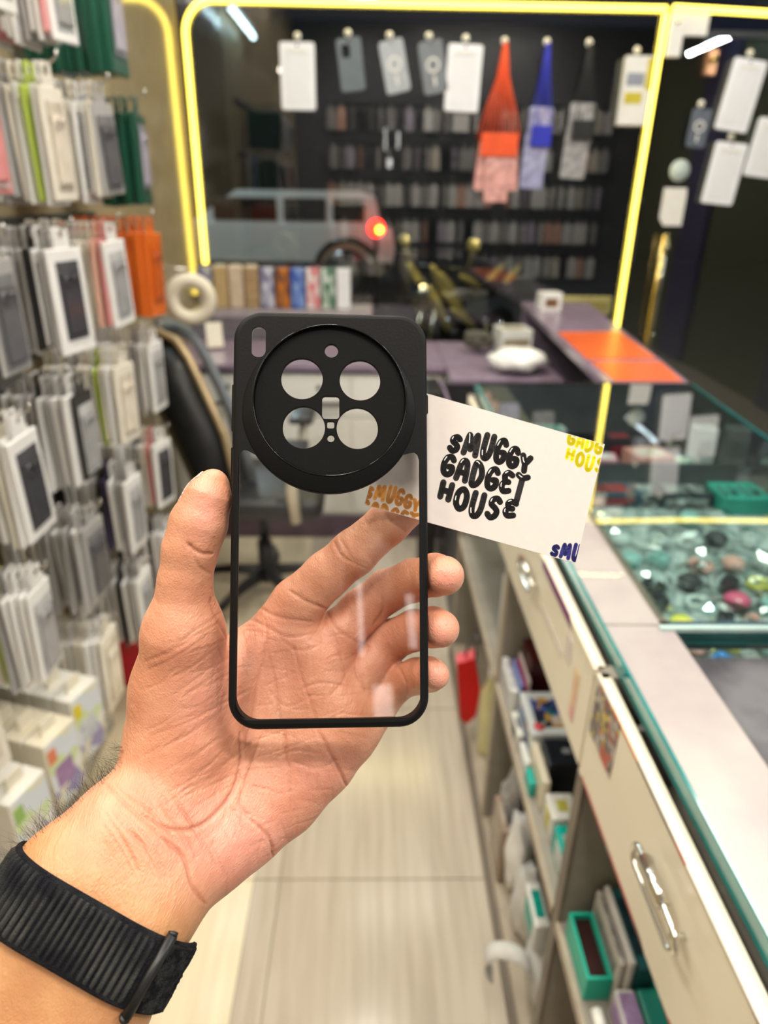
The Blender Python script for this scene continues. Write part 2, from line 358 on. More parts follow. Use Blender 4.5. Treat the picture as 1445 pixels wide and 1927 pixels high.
# near glazed well
m_smudge = mat('smudged_dark_panel', (.065, .06, .075), .25, col2=(.18, .17, .19), nscale=9, coat=.3)
pbox('well_floor', .394, .93, .46, .72, .900, .906, m_smudge)
pbox('well_floor', .394, .93, -.1, .44, .880, .886, mat('teal_grey_glass', (.16, .24, .25), .12, col2=(.26, .34, .34), nscale=7, coat=.4))
pbox('well_edge', .394, .93, .442, .458, .886, .912, m_teal)
pbox('glass_sheet', .394, .93, -.1, .728, .9440, .9490, g_clear)
for k, (z0, z1) in enumerate(((.936, .941), (.926, .931), (.916, .921))):
    pbox('glass_edge', .372+.004*k, .93, .730+.003*k, .736+.003*k, z0, z1, m_teal)
pbox('edge_rail', .372, .93, .739, .748, .905, .944, mat('blue_grey_rail', (.05, .10, .12), .15, noise=.3, coat=.5))
pbox('edge_rail', .372, .93, .722, .7295, .9445, .9505, mat('pale_glass_edge', (.45, .60, .58), .1, noise=.2, coat=.5))
# ------------------------------------------------------------------ glazed display
DC = thing('display_case', 'glass display case with a clear top and grey inner shelf on the right-hand counter', 'display case', (.64, 1.35, .0))
def dq(name, quad, z0, z1, m):
    bm = bmesh.new(); v = [bm.verts.new((x, y, z0)) for x, y in quad]+[bm.verts.new((x, y, z1)) for x, y in quad]; n = len(quad)
    for k in range(n): bm.faces.new((v[k], v[(k+1) % n], v[n+(k+1) % n], v[n+k]))
    bm.faces.new(v[:n][::-1]); bm.faces.new(v[n:]); bmesh.ops.recalc_face_normals(bm, faces=bm.faces)
    return part(name, bm, m, DC)
dq('glass_top', [(.382, .752), (.862, .752), (.945, 1.975), (.312, 1.955), (.312, 1.505), (.382, 1.505)], .9455, .9500, g_disp)
dq('top_edge', [(.862, .752), (.866, .752), (.949, 1.975), (.945, 1.975)], .9445, .9505, m_teal)
dq('back_pane', [(.316, 1.948), (.94, 1.966), (.94, 1.971), (.316, 1.953)], .80, .945, m_dgry)
dq('top_rail', [(.312, 1.956), (.945, 1.976), (.945, 1.982), (.312, 1.962)], .935, .951, m_blk)
dq('left_pane', [(.308, 1.505), (.312, 1.505), (.312, 1.955), (.308, 1.955)], .70, .945, mat('teal_pane', (.10, .30, .27), .12, noise=.2, coat=.4))
dq('right_pane', [(.862, .76), (.866, .76), (.949, 1.97), (.945, 1.97)], .80, .944, g_disp)
dq('shelf', [(.33, 1.56), (.905, 1.56), (.93, 1.80), (.33, 1.79)], .792, .800, mat('shelf_grey', (.16, .15, .17), .2, noise=.1, coat=.3))
dq('shelf_edge', [(.33, 1.553), (.905, 1.553), (.905, 1.5595), (.33, 1.5595)], .790, .801, mat('shelf_edge_grey', (.42, .41, .42), .3, noise=.1))
dq('inner_floor', [(.385, .755), (.855, .755), (.90, 1.55), (.385, 1.55)], .798, .806, mat('pale_mat', (.50, .55, .54), .3, noise=.4, nscale=30))
dq('inner_back', [(.385, 1.548), (.90, 1.548), (.90, 1.552), (.385, 1.552)], .806, .86, m_dgry)
# goods on the display floor: small accessories in crinkled clear bags
rn = nrand(5)
g_bag = glassmat('clear_bag', (.93, .97, .97), 1.5, .06, 3.0, .04)
def crumple(name, cx, cy, cz, sx, sy, sz, m, seed, sub=2, amp=.25, parent=None):
    r = nrand(seed); bm = bmesh.new(); bmesh.ops.create_icosphere(bm, subdivisions=sub, radius=1)
    for v in bm.verts:
        k = 1+r.uniform(-amp, amp); v.co = Vector((v.co.x*sx*k, v.co.y*sy*k, max(-1, v.co.z*k)*sz))
    return bm_obj(name, bm, m, parent)
BC = [('orange', (.85, .30, .04)), ('green', (.10, .55, .18)), ('yellow', (.85, .75, .10)), ('blue', (.05, .28, .70)), ('pink', (.85, .12, .25)), ('white', (.75, .78, .76)), ('black', (.03, .03, .04)), ('pale teal', (.35, .62, .60)), ('salmon', (.85, .42, .36))]
def trinket(x, y, cn, col, k, big=1.0):
    r = thing('wrapped_trinket', None, 'accessory', (x, y, .806), rn.uniform(0, 3))
    m = mat('trinket_'+cn.replace(' ', '_'), col, .25, noise=.2)
    bm = bmesh.new()
    if k % 3 == 0: lathe(bm, [(0, .002), (.012, .002), (.018, .008), (.018, .016), (.011, .022), (0, .023)], 16)
    elif k % 3 == 1: box(bm, -.016, .016, -.011, .011, .002, .022, bev=.004); lathe(bm, [(0, 0), (.006, 0), (.006, .006), (0, .007)], 10, (0, 0, .022))
    else:
        tube(bm, [(.016*math.cos(a), .016*math.sin(a), .008+.002*math.sin(2*a)) for a in [i*math.pi/8 for i in range(15)]], .004, 8)
        box(bm, .010, .022, -.005, .005, .003, .013, bev=.002)
    for v in bm.verts: v.co *= big
    bm_obj('gadget', bm, m, r)
    bg = crumple('clear_bag', 0, 0, 0, .030*big, .024*big, .016*big, g_bag, k*7+3, 2, .22, r); bg.location = (0, 0, .0205*big)
    return r
k = 0
row_y = [.81, .87, .93, .99, 1.05, 1.13, 1.22, 1.32, 1.43]
picks = {(0, 1): 3, (0, 0): 5, (1, 0): 0, (1, 2): 2, (2, 0): 1, (2, 3): 8, (3, 1): 6, (3, 3): 4, (1, 4): 8, (2, 5): 4, (0, 5): 4, (4, 4): 2}
for j, y in enumerate(row_y):
    nx = 7 if j < 5 else 6
    for i in range(nx):
        x = .432+i*.064+rn.uniform(-.009, .009)+(.0 if j % 2 else .018)
        c = BC[picks.get((j, i), rn.choice([5, 6, 7, 5, 6, 7, 8, 2, 5]))]
        t = trinket(x, y+rn.uniform(-.010, .010), c[0], c[1], k, rn.uniform(.95, 1.3)); k += 1
        pos = 'first second third fourth fifth sixth seventh'.split()[i]
        t['label'] = f"{c[0]} trinket in a clear bag, {pos} from left, {ORD[j]} row of display case"
        t['group'] = 'bagged trinkets on the floor of the display case'
# boxes on the inner shelf and behind
def shelfbox(name, x, y, z, w, d, h, col, label, rz=0, band=None):
    r = thing(name, label, 'box', (x, y, z), rz)
    bm = bmesh.new(); box(bm, -w/2, w/2, -d/2, d/2, 0, h, bev=.002); bm_obj('carton', bm, mat('carton_%02d%02d%02d' % tuple(int(c*99) for c in col), col, .35, noise=.12), r)
    if band:
        bm = bmesh.new(); box(bm, -w*.4, w*.4, -d/2-.0008, -d/2, h*.25, h*.7); box(bm, -w*.35, w*.35, -d*.35, d*.3, h, h+.0008)
        bm_obj('printed_panel', bm, mat('print_%02d%02d%02d' % tuple(int(c*99) for c in band), band, .35, noise=.4, nscale=60), r)
    return r
shelfbox('accessory_box', .72, 1.66, .80, .10, .09, .05, (.75, .33, .28), 'salmon pink gadget box on the inner shelf of the display case', .2, (.85, .7, .6))
shelfbox('accessory_box', .60, 1.64, .80, .06, .06, .045, (.80, .35, .45), 'pink round-edged box at the left of the inner display shelf', -.2, (.9, .8, .8))
shelfbox('accessory_box', .66, 1.73, .80, .07, .05, .07, (.03, .03, .04), 'black box with a red patch on the inner display shelf', .1, (.35, .02, .04))
shelfbox('accessory_box', .885, 1.72, .80, .055, .05, .10, (.62, .64, .64), 'white upright box at the right end of the inner display shelf', .05, (.4, .42, .42))
shelfbox('accessory_box', .80, 1.66, .80, .06, .05, .03, (.45, .62, .58), 'pale green box lying on the inner display shelf', .4, (.8, .8, .6))
shelfbox('accessory_box', .47, 1.75, .80, .10, .05, .085, (.50, .55, .54), 'white gadget box with a teal strip at the back left of the display case', .0, (.02, .30, .24))
shelfbox('accessory_box', .53, 1.44, .86-.054, .17, .07, .035, (.02, .08, .13), 'dark blue box with a red label on the display floor near the white card', .02, (.35, .04, .05))
shelfbox('accessory_box', .72, 1.44, .806, .12, .07, .035, (.03, .04, .05), 'black box with pale lettering in the middle of the display floor', -.02, (.35, .36, .36))
gb = shelfbox('accessory_box', .85-.01, 1.42, .806, .11, .10, .04, (.04, .36, .28), 'large green box with dark lettering at the right of the display floor', .0)
bm = bmesh.new()
for i, w_ in enumerate((.018, .010, .022, .012)): box(bm, -.045+i*.024, -.045+i*.024+w_, -.03, -.022+.02*(i % 2), .0402, .0412); box(bm, -.045+i*.024, -.037+i*.024, -.03, .02, .0402, .0412)
bm_obj('lettering', bm, m_dgry, gb)
# glass blocks reflecting (clear acrylic stand)
for k, (x, y) in enumerate(((.50, 1.60), (.545, 1.63))):
    o = boxo('acrylic_stand', x-.015, x+.015, y-.015, y+.015, .8005, .88, g_bag, bev=.002)
    tag(o, ['clear acrylic stand glinting at the left of the inner display shelf', 'second clear acrylic stand, just right of the first on the inner display shelf'][k], 'stand')
# ------------------------------------------------------------------ tall purple counter by the glass
PC = thing('side_counter', 'narrow purple laminate counter running to the shop window beyond the display case', 'counter', (.87, 2.8, 0))
bm = bmesh.new(); q = [(.69, 1.985), (.944, 1.985), (1.115, YG-.02), (.765, YG-.02)]
vs = [bm.verts.new((x, y, .925)) for x, y in q]+[bm.verts.new((x, y, .95)) for x, y in q]
for i in range(4): bm.faces.new((vs[i], vs[(i+1) % 4], vs[4+(i+1) % 4], vs[4+i]))
bm.faces.new(vs[:4][::-1]); bm.faces.new(vs[4:]); bmesh.ops.recalc_face_normals(bm, faces=bm.faces); part('top', bm, m_purp, PC)
def ppc(n, *a, **k): return pbox(n, *a, root=PC, **k)
ppc('end_panel', .765, 1.09, YG-.10, YG-.07, 0, .925, m_purp); ppc('end_panel', .70, .93, 1.99, 2.01, 0, .925, m_dgry)
bm = bmesh.new(); q2 = [(.925, 2.02), (.94, 2.02), (1.10, 3.55), (1.085, 3.55)]
vs = [bm.verts.new((x, y, 0)) for x, y in q2]+[bm.verts.new((x, y, .925)) for x, y in q2]
for i in range(4): bm.faces.new((vs[i], vs[(i+1) % 4], vs[4+(i+1) % 4], vs[4+i]))
bm.faces.new(vs[:4][::-1]); bm.faces.new(vs[4:]); bmesh.ops.recalc_face_normals(bm, faces=bm.faces); part('side_panel', bm, m_dgry, PC)
m_or = mat('orange_mat', (.72, .12, .03), .3, noise=.08, nscale=8)
for k, (q, l) in enumerate((([(.725, 2.00), (.93, 2.00), (.962, 2.262), (.725, 2.245)], 'glossy orange counter mat nearest the display case'), ([(.724, 2.285), (.967, 2.305), (1.005, 2.80), (.745, 2.775)], 'glossy orange counter mat farther along the purple counter'))):
    c = Vector((sum(p[0] for p in q)/4, sum(p[1] for p in q)/4, .9502)); bm = bmesh.new()
    v = [bm.verts.new((x-c.x, y-c.y, 0)) for x, y in q]+[bm.verts.new((x-c.x, y-c.y, .003)) for x, y in q]
    for i in range(4): bm.faces.new((v[i], v[(i+1) % 4], v[4+(i+1) % 4], v[4+i]))
    bm.faces.new(v[:4][::-1]); bm.faces.new(v[4:]); bmesh.ops.recalc_face_normals(bm, faces=bm.faces)
    o = bm_obj('counter_mat', bm, m_or); o.location = c; tag(o, l, 'mat')
o = thing('tape_box', 'small white box with a brown print standing at the far end of the purple counter', 'box', (.84, 3.35, .9502), .1)
bm = bmesh.new(); box(bm, -.05, .05, -.04, .04, 0, .085, bev=.003); bm_obj('carton', bm, m_wht, o)
bm = bmesh.new(); box(bm, -.03, .03, -.0408, -.04, .02, .06); bm_obj('printed_panel', bm, mat('brown_print', (.25, .12, .05), .5, noise=.5, nscale=80), o)
# ------------------------------------------------------------------ desk at the back
DK = thing('desk', 'purple-topped desk with white drawer fronts in front of the shop window', 'desk', (-.1, 3.1, 0))
def pdk(n, *a, **k): return pbox(n, *a, root=DK, **k)
pdk('top', -.86, .305, 2.805, 3.34, .775, .80, m_purp, bev=.002); pdk('top', .307, .745, 2.60, 3.34, .775, .80, m_purp, bev=.002)
pdk('front_panel', -.86, .30, 2.83, 2.845, .11, .760, m_wht); pdk('kick_board', -.86, .30, 2.815, 2.83, 0, .105, mat('plum_kick', (.10, .05, .08), .3, noise=.2))
pdk('shadow_rail', -.86, .30, 2.825, 2.84, .7605, .775, m_blk)
pdk('side_panel', .303, .318, 2.62, 3.3, 0, .775, m_dgry); pdk('apron', .32, .74, 2.61, 2.62, .70, .775, m_blk)
for k, (a, b) in enumerate(((-.84, -.40), (-.39, -.09), (-.08, .285))):
    d = pdk('drawer_front', a, b, 2.818, 2.830, .58, .752, m_wht, bev=.002)
    hx = (a+b)/2+.03; bm = bmesh.new(); tube(bm, [(hx-.09, 2.795, .64), (hx+.09, 2.795, .64)], .008, 8)
    for xx in (-.085, .085): tube(bm, [(hx+xx, 2.795, .64), (hx+xx, 2.818, .64)], .006, 6)
    bm_obj('handle', bm, m_blk, d)
    bm = bmesh.new(); lathe(bm, [(0, -.004), (.011, -.004), (.011, .002)], 14, (hx-.01, 2.818, .705), axis='Y'); bm_obj('lock', bm, m_dgry, d)
    pdk('door_front', a, b, 2.818, 2.830, .125, .572, m_wht, bev=.002)
pdk('ledge', -.86, .0, 3.345, YG-.02, .90, .93, mat('grey_laminate_top', (.36, .32, .33), .25, noise=.1))
for k in range(6): pdk('slat', -.86, .0, 3.350, 3.362, .803+k*.0162, .8165+k*.0162, mat('mauve_slat', (.20, .18, .20), .4, noise=.2))
pdk('ledge_back', -.86, .0, 3.364, 3.38, .80, .90, m_blk)
# patterned rolls standing on the ledge
rolls = [('dark blue and white patterned', (.08, .08, .25), (.5, .5, .45)), ('plain tan', (.50, .36, .18), (.45, .32, .15)), ('pale wood-grain', (.62, .50, .38), (.55, .43, .3)), ('tan ribbed', (.50, .36, .20), (.25, .15, .07)), ('grey and white marbled', (.10, .09, .20), (.55, .55, .62)), ('dark brown and orange', (.10, .05, .04), (.5, .16, .02)), ('bright blue flowered', (.02, .06, .35), (.20, .30, .55)), ('white with a pink stripe', (.72, .70, .70), (.60, .15, .15)), ('green and white leafy', (.60, .68, .60), (.03, .12, .06)), ('plain white', (.75, .75, .75), (.7, .7, .7))]
for k, (n, c1, c2) in enumerate(rolls):
    x = -.80+k*.0735; r = thing('patterned_roll', f'{n} phone-skin box standing in the row on the window ledge', 'box', (x, 3.47, .93), 0, 'patterned boxes along the window ledge')
    bm = bmesh.new(); box(bm, -.033, .033, -.035, .035, 0, .19, bev=.008); bm_obj('sleeve', bm, mat('roll_%d' % k, c1, .35, col2=c2, nscale=38, stretch=(1, 1, .5) if k != 3 else (.1, .1, 3)), r)
    bm = bmesh.new(); box(bm, -.027, .027, -.029, .029, .19, .196); bm_obj('lid', bm, m_crm if k in (1, 2, 3) else m_blk, r)
# cream notebook leaning on the desk
o = thing('note_block', 'cream paper block leaning at the left of the desk top', 'paper', (-.70, 3.10, .801), .3)
bm = bmesh.new(); box(bm, -.035, .035, -.012, .012, 0, .11); bmesh.ops.rotate(bm, verts=bm.verts, cent=(0, 0, 0), matrix=Matrix.Rotation(-.35, 3, 'X'));
for v in bm.verts: v.co.z += .006
bm_obj('paper_stack', bm, m_crm, o)
# white plastic bag on the desk, beside the counter
def bag(name, loc, sx, sy, sz, m, label, seed, sub=3, amp=.1, handle=None):
    r = thing(name, label, 'bag', loc); rr = nrand(seed); bm = bmesh.new(); bmesh.ops.create_icosphere(bm, subdivisions=sub, radius=1)
    ph = [rr.uniform(0, 6) for _ in range(9)]
    for v in bm.verts:
        a = v.co.copy(); k = 1+amp*(math.sin(7*a.x+ph[0]+3*a.z)+math.sin(9*a.y+ph[1])*.7+math.sin(13*a.z+5*a.x+ph[2])*.6)
        v.co = Vector((a.x*sx*k, a.y*sy*k, (max(-.92, a.z)*k+1)*sz))
    zmin = min(v.co.z for v in bm.verts)
    for v in bm.verts: v.co.z -= zmin
    bm_obj('bag_body', bm, m, r, True)
    if handle:
        bm = bmesh.new(); n = 14; w = handle[3]
        for i in range(n):
            pass
        ring = []
        for i in range(n+1):
            a = math.pi*i/n; p = Vector((handle[0]*math.cos(a), handle[1]*0, handle[2]*math.sin(a)))
            ring.append((bm.verts.new(p+Vector((0, -w/2, 0))), bm.verts.new(p+Vector((0, w/2, 0)))))
        for A, B in zip(ring, ring[1:]): bm.faces.new((A[0], A[1], B[1], B[0]))
        h = bm_obj('handle', bm, m, r, True); h.location = (0, 0, sz*1.2)
        md = h.modifiers.new('s', 'SOLIDIFY'); md.thickness = .002
    return r
m_film = mat('white_film', (.80, .80, .78), .3, noise=.1, bump=.4, bscale=30)
bag('plastic_bag', (.585, 2.74, .8005), .11, .11, .045, m_film, 'crumpled white plastic bag on the purple desk beside the orange mat', 3)
shelfbox('storage_box', .62, 3.05, .8005, .14, .14, .12, (.62, .62, .58), 'pale storage box under the far purple counter', .1, (.35, .3, .2))
crm = crumple('heap', 0, 0, 0, .07, .06, .04, mat('dark_cloth', (.10, .09, .07), .8, noise=.4), 8, 3, .2); crm.location = (.48, 3.10, .858); tag(crm, 'dark crumpled cloth on the desk beside the pale storage box', 'cloth')
# low tray with packets in front of the desk corner
TR = thing('packet_drawer', 'open low drawer unit filled with blister packets between desk and display case', 'cabinet', (.42, 2.27, 0))
def ptr(n, *a, **k): return pbox(n, *a, root=TR, **k)
ptr('body', .30, .68, 2.0, 2.56, 0, .66, m_dgry); ptr('rim', .262, .272, 2.0, 2.58, .60, .80, m_purp); ptr('side', .272, .30, 2.0, 2.56, .60, .66, m_dgry); ptr('rim', .272, .68, 2.56, 2.575, .66, .79, m_blk)
for k, (x, y, cn, c) in enumerate(((.33, 2.44, 'red and white', (.55, .03, .05)), (.345, 2.31, 'sky blue', (.03, .28, .62)), (.40, 2.46, 'white', (.75, .75, .75)), (.43, 2.34, 'grey', (.4, .42, .42)), (.50, 2.45, 'dark', (.06, .06, .07)), (.36, 2.18, 'blue and white', (.10, .30, .60)), (.47, 2.2, 'pale pink', (.65, .45, .45)))):
    r = thing('blister_packet', f'{cn} blister packet lying in the open drawer beside the display case', 'packet', (x, y, .661), .3*k, 'packets in the open drawer')
    bm = bmesh.new(); box(bm, -.04, .04, -.055, .055, 0, .03, bev=.003); bm_obj('card', bm, mat('packet_%d' % k, c, .3, col2=(.75, .72, .7), nscale=22), r)
    bm = bmesh.new(); box(bm, -.025, .025, -.035, .035, .03, .042, bev=.006); bm_obj('blister', bm, g_bag, r)
# black leaning monitor back next to the desk corner
o = thing('card_reader', 'black upright box at the left corner of the purple desk top', 'device', (.245, 2.52, .0))
bm = bmesh.new(); box(bm, -.045, .012, -.12, .10, .0, .80, bev=.004); bm_obj('body', bm, m_blk, o)
bm = bmesh.new(); box(bm, -.040, .007, -.1208, -.12, .4, .78); bm_obj('panel', bm, m_dgry, o)
# ------------------------------------------------------------------ office chair
CH = thing('office_chair', 'office chair with a curved gold-edged dark back and cream arm posts', 'chair', (-.42, 2.33, 0))
def pch(n, bm, m, smooth=True): return part(n, bm, m, CH, smooth)
m_tan = mat('tan_metal', (.50, .38, .22), .35, metal=.4, noise=.15); m_mesh = mat('grey_mesh', (.16, .18, .20), .7, noise=.3, nscale=200)
prof = [(-.72, 2.20, 1.03), (-.66, 2.17, 1.045), (-.60, 2.13, 1.03), (-.56, 2.10, .98), (-.53, 2.08, .92), (-.49, 2.05, .84), (-.455, 2.03, .76), (-.44, 2.02, .68), (-.43, 2.03, .56)]
prof = [(x*1.07, y*1.07, 1.45+1.07*(z-1.45)) for x, y, z in prof]
bm = bmesh.new(); tube(bm, prof, .014, 10); pch('back_frame', bm, m_tan)
prof2 = [(x+.035, y+.05, z-.015) for x, y, z in prof]; bm = bmesh.new()
a = [(bm.verts.new(p), bm.verts.new((p[0]-.10, p[1]+.30, p[2]-.02))) for p in prof2]
for A, B in zip(a, a[1:]): bm.faces.new((A[0], A[1], B[1], B[0]))
bk = pch('back_trim', bm, m_mesh); md = bk.modifiers.new('s', 'SOLIDIFY'); md.thickness = .03
bm = bmesh.new(); box(bm, -.62, -.16, 2.06, 2.50, .44, .52, bev=.03); pch('seat', bm, m_blk)
for x, y in ((-.245, 2.03), (-.25, 2.47)):
    bm = bmesh.new(); tube(bm, [(x, y, .46), (x-.01, y, .58), (x+.005, y, .68)], [.018, .020, .022], 10); pch('arm_post', bm, m_crm)
    bm = bmesh.new(); box(bm, x-.05, x+.04, y-.09, y+.13, .68, .705, bev=.01); pch('armrest', bm, m_blk)
bm = bmesh.new(); lathe(bm, [(.028, .08), (.028, .25), (.018, .25), (.018, .44)], 16, (-.40, 2.30, 0)); pch('gas_lift', bm, m_blk)
for k in range(5):
    a = math.radians(20+72*k); c, s_ = math.cos(a), math.sin(a)
    bm = bmesh.new(); tube(bm, [(-.40+c*.02, 2.30+s_*.02, .12), (-.40+c*.15, 2.30+s_*.15, .105), (-.40+c*.27, 2.30+s_*.27, .075)], [.025, .02, .014], 8); sp = pch('base_arm', bm, m_blk)
    bm = bmesh.new(); lathe(bm, [(0, -.02), (.026, -.02), (.03, -.012), (.03, .012), (.026, .02), (0, .02)], 14, (-.40+c*.27, 2.30+s_*.27, .031), axis='X'); bm_obj('caster', bm, m_blk, sp)
bm = bmesh.new(); a = [(bm.verts.new((p[0]-.005, p[1], p[2]-.012)), bm.verts.new((p[0]-.10, p[1]-.03, p[2]-.13)), bm.verts.new((p[0]-.16, p[1]+.10, p[2]-.20))) for p in prof[1:]]
for A, B in zip(a, a[1:]):
    for k in range(2): bm.faces.new((A[k], A[k+1], B[k+1], B[k]))
bk = pch('back_cushion', bm, m_blk); md = bk.modifiers.new('s', 'SOLIDIFY'); md.thickness = .03
# ------------------------------------------------------------------ goods in the counter shelves
zs = .4745
def goods(name, x0, x1, y0, y1, z0, h, col, label, cat='box', rx=0, ry=0, rz=0, panel=None, extra=None, bev=.003, m=None):
    w, d = x1-x0, y1-y0; r = thing(name, label, cat, ((x0+x1)/2, (y0+y1)/2, z0)); r.rotation_euler = (rx, ry, rz)
    bm = bmesh.new(); box(bm, -w/2, w/2, -d/2, d/2, 0, h, bev=bev); bm_obj('shell', bm, m or mat('goods_%02d%02d%02d' % tuple(int(c*99) for c in col), col, .35, noise=.12), r)
    if panel:
        pc, fx = panel; bm = bmesh.new(); box(bm, -w/2-.001, -w/2, -d*fx, d*fx, h*.18, h*.82); box(bm, -w*fx, w*fx, -d*fx, d*fx, h, h+.001)
        bm_obj('printed_panel', bm, pc if not isinstance(pc, tuple) else mat('gp_%02d%02d%02d' % tuple(int(c*99) for c in pc), pc, .35, noise=.4, nscale=60), r)
    return r
# near bay
def tray(loc, w, d, h, rx, col, inner, label):
    r = thing('open_case', label, 'case', loc); r.rotation_euler = rx; m = mat('tray_%02d%02d' % (int(col[0]*99), int(col[1]*99)), col, .4, noise=.1)
    bm = bmesh.new(); t = .004
    box(bm, -w/2, w/2, -d/2, d/2, 0, t); box(bm, -w/2, -w/2+t, -d/2, d/2, t, h); box(bm, w/2-t, w/2, -d/2, d/2, t, h); box(bm, -w/2+t, w/2-t, -d/2, -d/2+t, t, h); box(bm, -w/2+t, w/2-t, d/2-t, d/2, t, h)
    bm_obj('rim', bm, m, r); bm = bmesh.new(); box(bm, -w/2+t, w/2-t, -d/2+t, d/2-t, t, h*.8); bm_obj('lining', bm, inner, r); return r
tray((.305, .592, zs+.001), .034, .092, .045, (0, 0, .0), (.01, .42, .30), mat('maroon_lining', (.035, .012, .012), .3, noise=.4), 'open green case with a dark maroon lining on the near counter shelf')
goods('storage_case', .3235, .332, .54, .645, zs, .085, (.55, .53, .50), 'pale grey hard case standing just right of the green open case', panel=((.30, .29, .28), .4))
goods('storage_case', .333, .342, .535, .645, zs, .095, (.62, .60, .58), 'frosted white case, the taller of the pair beside the green open case')
goods('gadget_box', .3435, .3685, .535, .648, zs, .085, (.02, .10, .11), 'dark teal glossy box lying behind the frosted cases', panel=((.01, .03, .04), .35))
goods('green_lid', .3695, .378, .515, .652, zs, .125, (.01, .42, .30), 'bright green lid standing upright against the back of the near shelf', 'lid')
goods('green_lid', .381, .389, .50, .65, zs, .14, (.01, .36, .27), 'second green lid, standing behind the first', 'lid')
goods('gadget_box', .345, .385, .44, .53, zs, .055, (.02, .22, .18), 'dark green pouch under clear film on the near shelf', 'pouch')
goods('soft_case', .318, .3435, .46, .532, zs, .05, (.62, .62, .60), 'white translucent box in front of the lilac case', panel=((.45, .30, .55), .42))
goods('soft_case', .325, .395, .34, .435, zs, .055, (.52, .30, .62), 'lilac plastic case with two grey windows on the near shelf', panel=((.42, .40, .44), .3))
r = thing('cable_plug', 'small white plug lying at the front of the near shelf', 'plug', (.300, .515, zs)); bm = bmesh.new(); tube(bm, [(0, -.014, .009), (0, .014, .009)], .008, 10); bm_obj('body', bm, m_wht, r)
bm = bmesh.new(); tube(bm, [(0, -.022, .009), (0, -.014, .009)], .005, 8); bm_obj('tip', bm, m_chr, r)
crm = crumple('foil', 0, 0, 0, .014, .03, .014, mat('clear_foil', (.35, .36, .36), .15, noise=.6), 21, 3, .3); crm.location = (.300, .455, zs+.019); tag(crm, 'crumpled clear wrapping beside the small white plug', 'wrapping')
# second bay, upper shelf
goods('book', .285, .300, 1.08, 1.195, zs, .075, (.66, .67, .66), 'white box set at the far end of the middle counter shelf', panel=((.5, .5, .52), .4))
goods('book', .301, .3075, 1.08, 1.17, zs, .09, (.16, .22, .50), 'blue notebook standing next to the magenta one')
goods('book', .3085, .315, 1.08, 1.17, zs, .09, (.32, .01, .14), 'magenta notebook on the middle counter shelf')
goods('book', .316, .322, 1.08, 1.18, zs, .10, (.62, .52, .50), 'pale pink notebook between the magenta and the dark red ones')
goods('book', .3235, .37, 1.105, 1.185, zs, .13, (.045, .004, .004), 'dark red box at the back of the middle shelf')
m_pic = printmat('picture_print', [(.01, .02, .03), (.03, .06, .25), (.05, .10, .40), (.02, .15, .18), (.45, .25, .05), (.5, .45, .4), (.02, .02, .06)], 75)
pr_ = goods('gadget_carton', .2995, .385, .955, 1.075, zs, .08, (.62, .66, .66), 'white carton with a colourful picture and a red dot on the middle shelf', panel=(m_pic, .34))
bm = bmesh.new(); lathe(bm, [(0, 0), (.010, 0), (.010, .001), (0, .001)], 20, (-.027, -.040, .0808)); bm_obj('red_dot', bm, mat('red_dot', (.70, .08, .10), .4, noise=.1), pr_)
bm = bmesh.new(); box(bm, -.01, .03, -.0608, -.0602, .018, .052); bm_obj('printed_label', bm, mat('teal_label', (.25, .50, .46), .4, noise=.3, nscale=80), pr_)
goods('gadget_carton', .312, .385, .878, .940, zs, .085, (.008, .010, .016), 'black carton standing in front of the pictured carton on the middle shelf', panel=((.25, .25, .27), .1))
goods('gadget_carton', .298, .311, .852, .950, zs, .07, (.66, .60, .46), 'narrow cream carton beside the black one on the middle shelf')
goods('soft_pouch', .2855, .2985, 1.00, 1.07, zs, .035, (.60, .60, .56), 'small white pouch at the shelf edge beside the pictured carton', 'pouch', panel=((.02, .02, .02), .2))
goods('cloth_roll', .2855, .297, .93, .985, zs, .035, (.60, .62, .60), 'white tube at the front edge of the middle shelf', 'tube')
goods('cloth_roll', .2855, .2965, .885, .925, zs, .032, (.0, .38, .32), 'teal cloth at the front edge of the middle shelf', 'cloth')
goods('soft_pouch', .300, .345, .79, .845, zs, .055, (.64, .64, .60), 'white and yellow pouch on the middle shelf near the divider', 'pouch', panel=((.60, .56, .10), .2))
goods('soft_pouch', .300, .33, .70, .78, zs, .055, (.0, .36, .30), 'teal and white pouch leaning at the near divider of the middle shelf', 'pouch', panel=((.6, .62, .6), .25))
# lower compartments
m_plush = mat('white_plush', (.62, .61, .58), .9, noise=.15, bump=.4, bscale=120)
bag('tote_bag', (.345, .775, .064), .055, .07, .085, m_plush, 'white tote bag in the lower compartment with its strap hanging into the aisle', 31, 3, .05)
r = thing('bag_strap', 'wide white strap looping out of the lower compartment over the floor', 'strap', (.262, .755, .20)); bm = bmesh.new(); ring = []
for i in range(27):
    a = math.radians(-20+250*i/26); p = Vector((.040*math.cos(a)-.012, -.012*math.cos(a), .045*math.sin(a)))
    ring.append((bm.verts.new(p+Vector((-.002, -.015, 0))), bm.verts.new(p+Vector((.002, .015, .004)))))
for A, B in zip(ring, ring[1:]): bm.faces.new((A[0], A[1], B[1], B[0]))
h = bm_obj('band', bm, m_plush, r, True); md = h.modifiers.new('s', 'SOLIDIFY'); md.thickness = .004
goods('stripe_packet', .290, .316, .76, .845, .235, .07, (.66, .66, .63), 'white packet with teal stripes above the tote bag', 'packet', panel=((.0, .38, .30), .3))
